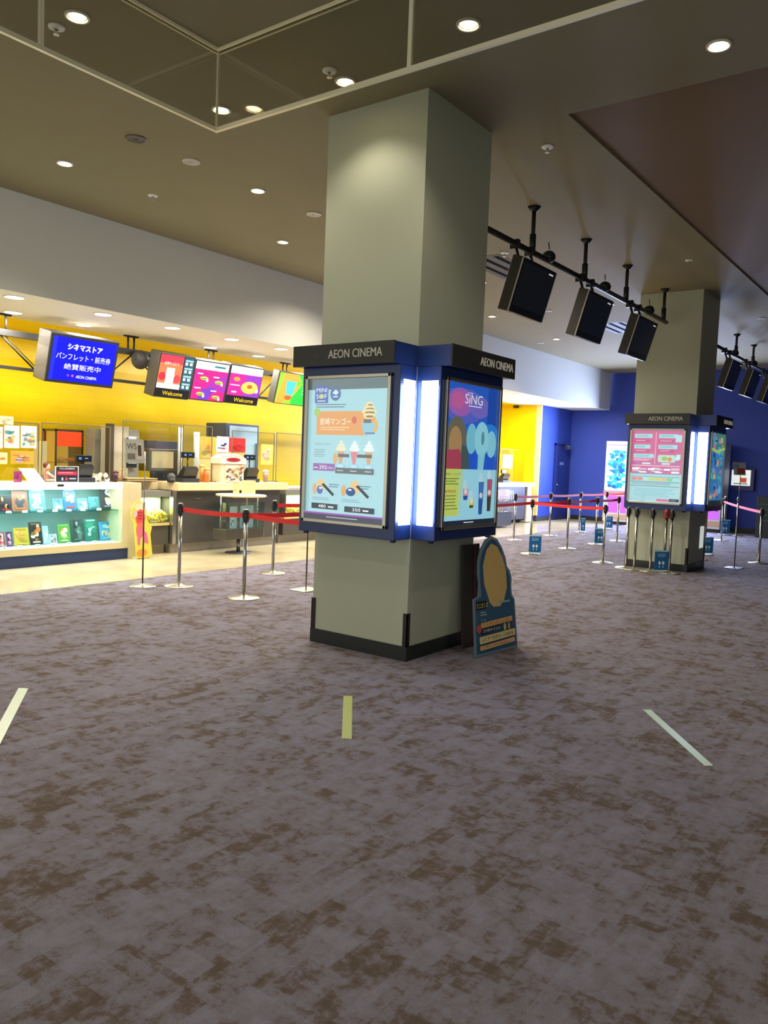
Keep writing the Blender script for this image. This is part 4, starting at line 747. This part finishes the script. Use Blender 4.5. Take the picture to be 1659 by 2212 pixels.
for k in range(9): A.ell(.3+.07*(k % 3), .2+.05*(k//3), .02, .012, '#4c1c20')
mb.build('print', t); MB().poly([(X_(300), yS+.02, .5), (X_(315), yS+.02, .5), (X_(308), yS+.12, 0.0)], CREAM).box(X_(300), X_(315), yS+.02, yS+.14, 0, .01, CREAM).build('strut', t)
# right of the column: far counter things
def grid_rack():
    t = thing('wire_rack', (16.6, 8.9, 0), 'wire goods rack before the far counter beside the big column', 'rack')
    y = 8.9; a, b = atY(1078, 1080, y).x, atY(1108, 1080, y).x; z0, z1 = atY(1095, 1105, y).z, atY(1095, 1058, y).z
    mb = MB()
    for k in range(9): x = a+(b-a)*k/8; mb.tube((x, y, z0), (x, y, z1), .008, STEEL, 6)
    for k in range(5): z = z0+(z1-z0)*k/4; mb.tube((a, y, z), (b, y, z), .008, STEEL, 6)
    mb.build('grid', t); MB().box(a, b, y+.02, y+.3, z0-.02, z0, mat('#3c3c44', .4)).box(a, b, y+.02, y+.3, (z0+z1)/2, (z0+z1)/2+.02, mat('#3c3c44', .4)).build('shelf', t)
    MB().box(a+.02, b-.02, y+.05, y+.25, z0, z0+.2, mat('#8c90a8', .5)).box(a+.05, b-.1, y+.05, y+.25, (z0+z1)/2+.02, z1-.03, mat('#c8a8b8', .5)).build('goods_box', t)
    for x in (a, b): MB().tube((x, y+.15, 0), (x, y+.15, z1), .012, STEEL).build('leg', t)
    MB().box(a, b, y+.02, y+.3, .05, z0-.02, mat('#33343c', .4)).build('base', t)
grid_rack()
card(1086, 982, 1107, 1012, 9.9, 'flyer', 'notice sheet hanging on the far clear screen beyond the big column', 'flyer', ('#d8b888', '#8c84b0', '#e0a8a0', '#b8a0b0'), n=8)
p = atX(1157, 997, 19.84); MB().box(19.842, 19.849, p.y-.05, p.y+.05, p.z-.2, p.z+.17, mat('#d8944c', .5)).build('flyer', label='narrow orange strip notice on the far yellow wall', cat='flyer')
MB().box(19.74, 19.845, 10.15, 10.27, 3.06, 3.12, mat('#302c28', .5)).build('wall_camera', label='small dark camera under the ceiling at the far yellow wall', cat='camera')
mb = MB(); rr = random.Random(2)
for k in range(10): x = 16.1+rr.uniform(-.5, .6); mb.box(x, x+.1, 9.45, 9.6, CZ, CZ+rr.uniform(.08, .3), mat(rr.choice(['#d0a0a8', '#c8b8b0', '#8c5c68', '#e0d4cc', '#3c3840']), .5))
mb.build('goods_pile', label='jumble of small pink and grey packets on the far counter', cat='packets', kind='stuff')

# ================================================================ barrier posts
def post():
    t = thing('barrier_post', (0, 0, 0), 'x', 'barrier post')
    MB().lathe([(.165, 0), (.165, .006), (.14, .012), (.04, .02), (.024, .035)], (0, 0, 0), mat('#c9c4b0', .28, .9), 36).build('base', t)
    MB().tube((0, 0, .02), (0, 0, .83), .0195, mat('#b9b8b2', .22, 1), 20).build('pole', t)
    MB().lathe([(.03, .8), (.032, .81), (.032, .915), (.026, .925), (.001, .925)], (0, 0, 0), mat('#1b1c1e', .35), 20).box(-.012, .012, -.04, -.03, .83, .9, DARK).box(-.04, -.03, -.012, .012, .83, .9, DARK).box(.03, .04, -.012, .012, .83, .9, DARK).build('head', t)
    MB().lathe([(.03, .926), (.022, .934), (.001, .936)], (0, 0, 0), STEEL, 16).box(-.01, .01, -.0345, -.031, .81, .915, STEEL).build('cap', t)
    return t
PR = post()
def place(x, y, lb, first=[True], z=0, red=False):
    o = PR if first[0] else copy_tree(PR); first[0] = False; o.location = (x, y, z); tag(o, lb, 'barrier post', 'chrome barrier posts with red belts')
    ORG[o.name] = Vector((x, y, z))
    if red: MB().lathe([(.036, .8), (.038, .82), (.038, .91), (.033, .92)], (x, y, z), mat('#c41c24', .4), 18).build('belt_cassette', o)
    return o
def belt(o, q, z=.868, sag=.015):
    p = ORG[o.name]; a = Vector((p.x, p.y, z)); b = Vector((q[0], q[1], z)); d = (b-a).normalized(); a += d*.034; b -= d*.034; n = Vector((-d.y, d.x, 0))*.0012; mb = MB()
    N = 8; P = [a.lerp(b, i/N)-ZU*sag*4*(i/N)*(1-i/N) for i in range(N+1)]
    for i in range(N):
        A_, B_ = P[i], P[i+1]; mb.hexa([A_-n-ZU*.024, B_-n-ZU*.024, B_+n-ZU*.024, A_+n-ZU*.024, A_-n+ZU*.024, B_-n+ZU*.024, B_+n+ZU*.024, A_+n+ZU*.024], REDB)
    mb.build('belt', o, 'red belt')
A_ = place(5.82, 6.06, 'chrome barrier post nearest the camera, its red belts running behind the big column')
B_ = place(5.80, 7.08, 'chrome barrier post left end of the queue, beside the cream counter end')
C_ = place(7.34, 7.13, 'chrome barrier post behind the front one, near the round side stand')
H1 = place(7.35, 6.06, 'chrome barrier post hidden behind the big column, joined to the front one')
H2 = place(5.75, 4.7, 'second barrier post hidden behind the big column')
H3 = place(8.9, 7.13, 'third barrier post hidden behind the big column')
belt(B_, (5.82, 6.06)); belt(A_, (7.35, 6.06)); belt(A_, (5.75, 4.7)); belt(C_, (8.9, 7.13))
F = [place(x, 7.34, lb) for x, lb in ((14.4, 'barrier post starting the rear row of the far queue, beside the big column'), (16.07, 'second barrier post of the rear row in the far queue'), (17.7, 'third barrier post of the rear row, a narrow blue sign at its foot'), (19.35, 'last barrier post of the rear row before the lit machine'), (20.9, 'barrier post of the rear row hidden behind the far column'))]
for i in range(4): belt(F[i], (ORG[F[i+1].name].x, 7.34))
G = [place(x, y, lb) for x, y, lb in ((12.4, 6.0, 'barrier post with the nearest blue footprint sign right of the big column'), (13.82, 5.95, 'second barrier post of the front row in the far queue'), (15.15, 5.93, 'third barrier post of the front row, blue footprint sign at its foot'), (16.25, 5.9, 'barrier post ending the front row before the magenta machine panel'))]
for i in range(3): belt(G[i], (ORG[G[i+1].name].x, ORG[G[i+1].name].y))
I_ = place(12.26, 4.66, 'barrier post standing just left of the far column'); belt(G[0], (12.26, 4.66)) if False else None
J_ = place(9.2, 6.0, 'barrier post hidden behind the big column, feeding the far front row'); belt(J_, (12.4, 6.0)); belt(I_, (12.4, 6.0))
for i, (y, x, lb) in enumerate([(4.17, 11.93, 'parked barrier post, leftmost before the far column'), (4.03, 11.9, 'parked barrier post, second from the left before the far column'), (3.79, 11.9, 'parked barrier post, third from the left before the far column'), (3.52, 11.93, 'parked barrier post, rightmost before the far column')]):
    place(x, y, lb, z=.0)
place(12.0, 3.62, 'parked barrier post with a red head before the far column', red=True)
R1 = place(14.6, 2.83, 'barrier post at the right edge holding a long red belt'); R2 = place(18.8, 4.45, 'barrier post behind the far poster case holding the right belt'); belt(R1, (18.8, 4.45))
place(20.75, 4.86, 'barrier post behind the brightest blue sign by the far wall'); place(20.65, 4.55, 'barrier post right one of the pair by the far wall')
for x, y, lb in ((13.45, 3.62, 'barrier post half hidden right of the far column, nearest'), (14.2, 3.72, 'barrier post half hidden right of the far column, middle'), (15.3, 3.9, 'barrier post half hidden right of the far column, with blue sign')): place(x, y, lb)
# footprint signs at post feet
def fsign():
    mb = MB(); mb.box(-.105, .105, 0, .006, 0, .31, mat('#1f6fae', .4)); A = Art(mb, (-.105, 0, .31), XR, ZU, .21, .31, .0, .4, .0008)
    A.rect(0, 1, 0, 1, '#1b6cab').rect(0, 1, 0, .07, '#a8dce8').lines(.2, .8, .16, .34, 3, '#b8dcec', .35).rect(0, 1, .94, 1, '#d8ecf4')
    for s in (.36, .62): A.ell(s, .6, .09, .09, '#eef6fa').ell(s, .78, .05, .035, '#eef6fa')
    return mb.build('footprint_sign', loc=(0, 0, 0))
fs = None
for x, y, lb, w_ in [(12.38, 5.9, 'blue footprint sign nearest the big column, on the first front-row post foot', 1), (15.1, 5.82, 'blue footprint sign on the third front-row post foot', 1), (17.68, 7.24, 'narrow blue footprint sign turned aside on a rear-row post foot', .5), (19.3, 7.24, 'small blue footprint sign on the last rear-row post foot', 1), (11.87, 3.62, 'blue footprint sign among the parked posts before the far column', 1), (20.5, 4.78, 'vivid blue footprint sign by the far wall right of the far column', 1.2), (15.2, 3.82, 'blue footprint sign peeking out right of the far column', 1)]:
    if fs is None: fs = fsign(); o = fs
    else: o = fs.copy(); C.objects.link(o)
    o.location = (x, y, .02); o.rotation_euler = (0, 0, -math.radians(48)); o.scale = (w_, 1, 1 if w_ < 1.1 else 1.15); tag(o, lb, 'sign', 'blue footprint signs on post feet')
# thin sign stands
def sign_stand(x, y, z, lb, art, up, h, a=0, sq=False):
    t = thing('sign_stand', (x, y, 0), lb, 'sign stand', 'thin sign stands')
    if sq: MB().box(x-.15, x+.15, y-.12, y+.12, 0, .01, mat('#d4d8dc', .25, .8), .003).build('base', t)
    else: MB().lathe([(.15, 0), (.15, .006), (.02, .012), (.014, .03)], (x, y, 0), mat('#c9c4b0', .28, .9), 32).build('base', t)
    MB().tube((x, y, .01), (x, y, z*.62), .0085, mat('#5a4a48', .3, .7), 10).tube((x, y, z*.62), (x, y, z), .0065, mat('#b8b4b0', .3, 1), 10).tube((x, y, z*.6), (x, y, z*.64), .012, STEEL, 10).build('pole', t)
    U = Vector((math.cos(a), math.sin(a), 0)); V = Vector((0, .12, 1)).normalized(); c = Vector((x, y-.02, z))+U*up; w_ = .2
    N = U.cross(V); MB().obox(c, U, V, N, w_+.02, h+.02, .004, GLS).build('holder', t)
    mb = MB(); A = Art(mb, c-U*w_/2+V*h/2+N*.003, U, V, w_, h, 0, .4, .0006); art(A); mb.build('sign', t); return t
def art_ws(A): A.rect(0, 1, 0, 1, '#d4d0c8').text('WS', .35, .3, .5, .25, '#4c4438', .02).rect(.1, .5, .6, .85, '#8c8878').rect(.6, .9, .15, .85, '#e8e0c8').rect(.66, .84, .25, .7, '#5c4c40')
def art_red(A): A.rect(0, 1, 0, 1, '#c8ccd4').rect(.3, .95, .45, .9, '#c8503c').rect(.1, .5, .1, .5, '#9aa4b0').lines(.1, .9, .92, .98, 1, '#5c6470', .5)
sign_stand(5.5, 7.33, 1.49, 'thin sign stand with a grey lettered card left of the queue posts', art_ws, -.12, .26, -.5)
sign_stand(6.7, 5.98, 1.6, 'thin sign stand whose foot shows left of the big column', art_ws, .16, .26, sq=True)
sign_stand(13.5, 2.97, 1.58, 'thin sign stand with square foot right of the far column', art_red, -.05, .2, -.8, sq=True)

# ================================================================ standee against the big column
t = thing('film_standee', (5.62, 2.96, 0), 'blue cut-out film standee with lettered bars leaning beside the big column', 'standee')
pa, pb_ = atZ(1027, 1422, 0), atZ(1118, 1398, 0); U = (pb_-pa); wS = U.length; U.normalize(); back = Vector((-U.y, U.x, 0)); 
if back.y < 0: back = -back
V = (ZU+back*.12).normalized(); N = U.cross(V)
def sp(u, v): return pa+U*(u*wS)+V*v+Vector((0, 0, .004))
out = [(0, 0), (1, 0), (.985, .4), (.93, .43), (.92, .5), (.94, .57), (.9, .64), (.84, .67), (.82, .74), (.74, .83), (.64, .9), (.5, .93), (.36, .9), (.24, .83), (.17, .74), (.15, .64), (.17, .56), (.14, .48), (.12, .46), (.02, .45)]
mb = MB(); mb.prism([sp(u, v) for u, v in out], -N*.012, mat('#6f8296', .6), mat('#5c6c7c', .6)); mb.build('board', t)
mb = MB(); A = Art(mb, pa+V*.95+N*.003+ZU*.004, U, V, wS, .95, 0, .5, .0007); 
f_ = lambda u, v: (u, 1-v/.95)
A.poly([f_(*q) for q in [(.03, .02), (.97, .02), (.955, .39), (.88, .43), (.88, .6), (.8, .66), (.7, .82), (.6, .88), (.5, .905), (.38, .875), (.27, .81), (.2, .72), (.19, .6), (.2, .46), (.06, .44)]], '#2c5878')
A.poly([f_(*q) for q in [(.38, .4), (.46, .365), (.62, .36), (.72, .41), (.8, .5), (.8, .64), (.73, .75), (.62, .84), (.48, .87), (.36, .82), (.26, .7), (.27, .55)]], '#d0b070')
A.rect(.06, .3, 1-.425/.95, 1-.36/.95, '#1c2024').text('ミニオンズ', .2, 1-.392/.95, .26, .045, '#e0c860', .01)
A.lines(.14, .3, 1-.34/.95, 1-.3/.95, 2, '#a8b4b8', .4).text('7.15', .2, 1-.275/.95, .1, .02, '#c8c8b0').rect(.6, .85, 1-.4/.95, 1-.385/.95, '#8cb0b8')
def bar(a, b, v, h, col, txt, tc):
    A.poly([f_(a, v+.0), f_(b, v+.012), f_(b, v+h+.012), f_(a, v+h)], col); A.text(txt, (a+b)/2, 1-(v+h/2+.006)/.95, (b-a)*.88, h/.95*.62, tc, .01)
bar(.14, .88, .215, .04, '#d8a868', 'ミニオンがいっぱい', '#b05030'); A.ell(.09, 1-.215/.95, .06, .035, '#b8504c')
bar(.14, .6, .165, .04, '#1c2430', 'コラボドリンク', '#e8e4d8'); A.ell(.68, 1-.19/.95, .03, .03, '#c8b878').ell(.78, 1-.19/.95, .03, .03, '#b0944c').ell(.88, 1-.2/.95, .03, .025, '#4c4c74')
bar(.08, .92, .095, .055, '#dcc890', 'ムビチケ前売カード発売中', '#2c3048')
bar(.08, .9, .045, .035, '#d8b078', 'ご購入は店頭売店へ', '#a86840')
mb.build('print', t, 'printed film artwork and lettering')
q = pa+U*wS*.5+back*.02; MB().obox(q+back*.1+ZU*.22, U, ZU, back, .16, .43, .012, CREAM).build('strut', t, 'cardboard strut')
# cardboard box behind it
t = thing('cardboard_box', (5.7, 3.24, 0), 'dark brown board leaning on the column behind the cut-out standee', 'board')
MB().obox((5.66, 3.25, .42), XR, Vector((0, .05, 1)), YD, .26, .84, .02, mat('#2e2622', .7)).build('panel', t)
MB().obox((5.7, 3.235, .42), XR, Vector((0, .05, 1)), YD, .02, .84, .004, mat('#5c2c26', .6)).build('edge_tape', t)

# ================================================================ far machines and wall things
def machine(y0, y1, lb, sgn=1):
    t = thing('vending_machine', (21.35, (y0+y1)/2, 0), lb, 'machine', 'lit machines by the far wall'); xf = 21.1
    MB().box(xf, 21.75, y0, y1, .08, 2.25, mat('#d8dce8', .4), .01).build('cabinet', t); MB().box(xf+.03, 21.7, y0+.02, y1-.02, 0, .08, BLACK).build('foot', t)
    mb = MB(); A = Art(mb, (xf-.002, y1-.02, 2.24), YD, ZU, y1-y0-.04, 1.32, 1.15, .3, .001); A.rect(0, 1, 0, 1, '#d8f4ff').rect(0, 1, 0, .06, '#ffffff').rect(.0, 1, .065, .08, '#a070b0')
    rr = random.Random(11)
    for k in range(120): A.ell(rr.uniform(.22, .8), rr.uniform(.2, .94), rr.uniform(.04, .13), rr.uniform(.012, .045), rr.choice(['#2090d0', '#20a8d8', '#2878c8', '#50d0e0', '#1468b0', '#3ca0e8']))
    mb.build('lit_panel', t, 'backlit blue and white panel')
    MB().box(xf-.01, xf, y0+.04, y1-.06, .32, .78, mat('#c060e0', .4, emit=1.0)).build('lower_panel', t, 'glowing magenta panel'); MB().box(xf-.012, xf, y0, y1, .14, .28, mat('#c8a890', .5)).build('lower_band', t); MB().box(xf-.015, xf, y0, y1, .82, .92, mat('#e0a8a0', .5, emit=.4)).build('slot_band', t)
    L = bpy.data.lights.new('machine_lamp', 'AREA'); L.shape = 'RECTANGLE'; L.size = y1-y0; L.size_y = 1.3; L.energy = 420; L.color = (.5, .62, 1)
    o = bpy.data.objects.new('machine_lamp', L); C.objects.link(o); o.location = (xf-.06, (y0+y1)/2, 1.6); o.rotation_euler = (math.pi/2, 0, -math.pi/2+math.pi)
    o.rotation_euler = Vector((-1, 0, 0)).to_track_quat('-Z', 'Y').to_euler()
machine(7.42, 8.1, 'tall machine with glowing blue panel and magenta base left of the far column')
machine(5.05, 5.9, 'tall lit machine right of the far poster case, mostly hidden')
t = thing('wall_display', (21.8, 4.75, 1.2), 'white lit wall display with rounded corners right of the far column', 'display')
y0, y1 = atX(1621, 1033, 21.75).y, atX(1580, 1033, 21.75).y
MB().box(21.78, 21.9, y0-.08, y1-.05, 1.08, 1.62, mat('#2a2a68', .4)).build('housing', t)
MB().box(21.74, 21.78, y0, y1, 1.2, 1.6, mat('#eef4ee', .4, emit=.85), .01).build('face', t)
MB().box(21.732, 21.74, (y0+y1)/2-.14, (y0+y1)/2+.0, 1.28, 1.4, mat('#d8502c', .4, emit=.6)).box(21.733, 21.74, y0+.06, y1-.06, 1.24, 1.26, DARK).build('print', t)
t = thing('ticket_machine', (21.0, 3.9, 0), 'dark green machine at the right edge behind the belt', 'machine')
MB().box(20.6, 21.4, 2.6, 4.12, 0, .98, mat('#16282a', .4), .01).build('cabinet', t)
for k in range(4): MB().box(20.585, 20.6, 2.65, 4.05, .4+k*.13, .42+k*.13, mat('#2c5a4c', .4)).build('louvre', t)
MB().box(20.9, 21.0, 3.3, 3.9, 1.2, 1.65, mat('#101424', .3)).tube((20.95, 3.6, .98), (20.95, 3.6, 1.25), .03, BLACK).build('display', t)
t = thing('door_sign', (21.78, YB-.2, 2.0), 'small lettered sign sticking out beside the blue door', 'sign')
MB().box(21.3, 21.6, YB-.16, YB-.13, 1.98, 2.14, mat('#28304c', .4)).box(21.43, 21.47, YB-.13, YB-.02, 2.05, 2.09, DARK).build('plate', t); MB().text('関係者', (21.45, YB-.162, 2.09), XR, ZU, .2, .045, mat('#c8d0f0', .4, emit=.3)).text('以外', (21.45, YB-.162, 2.03), XR, ZU, .15, .04, mat('#c8d0f0', .4, emit=.3)).build('lettering', t)

# ================================================================ floor tape
for P, lb, c in (((atZ(40, 1487, 0), atZ(61, 1488, 0), None, atZ(0, 1560, 0)), 'shiny pale tape strip on the carpet at the left edge', '#c8dcc8'),):
    a, b, _, d = P; dv = d-a; e = a+dv*1.9; f = b+dv*1.9
    MB().hexa([(e.x, e.y, .001), (f.x, f.y, .001), (b.x, b.y, .001), (a.x, a.y, .001), (e.x, e.y, .003), (f.x, f.y, .003), (b.x, b.y, .003), (a.x, a.y, .003)], mat(c, .25)).build('tape_strip', label=lb, cat='tape', group='tape strips on the carpet')
for q, lb, c, r in (([(738, 1596), (760, 1597), (761, 1504), (742, 1504)], 'yellow-green tape strip on the carpet in the centre', '#b0b868', .55), ([(1522, 1655), (1541, 1655), (1406, 1534), (1389, 1534)], 'pale green tape strip slanting on the carpet at the right', '#bcd2b4', .3)):
    P = [atZ(*k, 0) for k in q]; MB().hexa([(p.x, p.y, .001) for p in P]+[(p.x, p.y, .003) for p in P], mat(c, r)).build('tape_strip', label=lb, cat='tape', group='tape strips on the carpet')
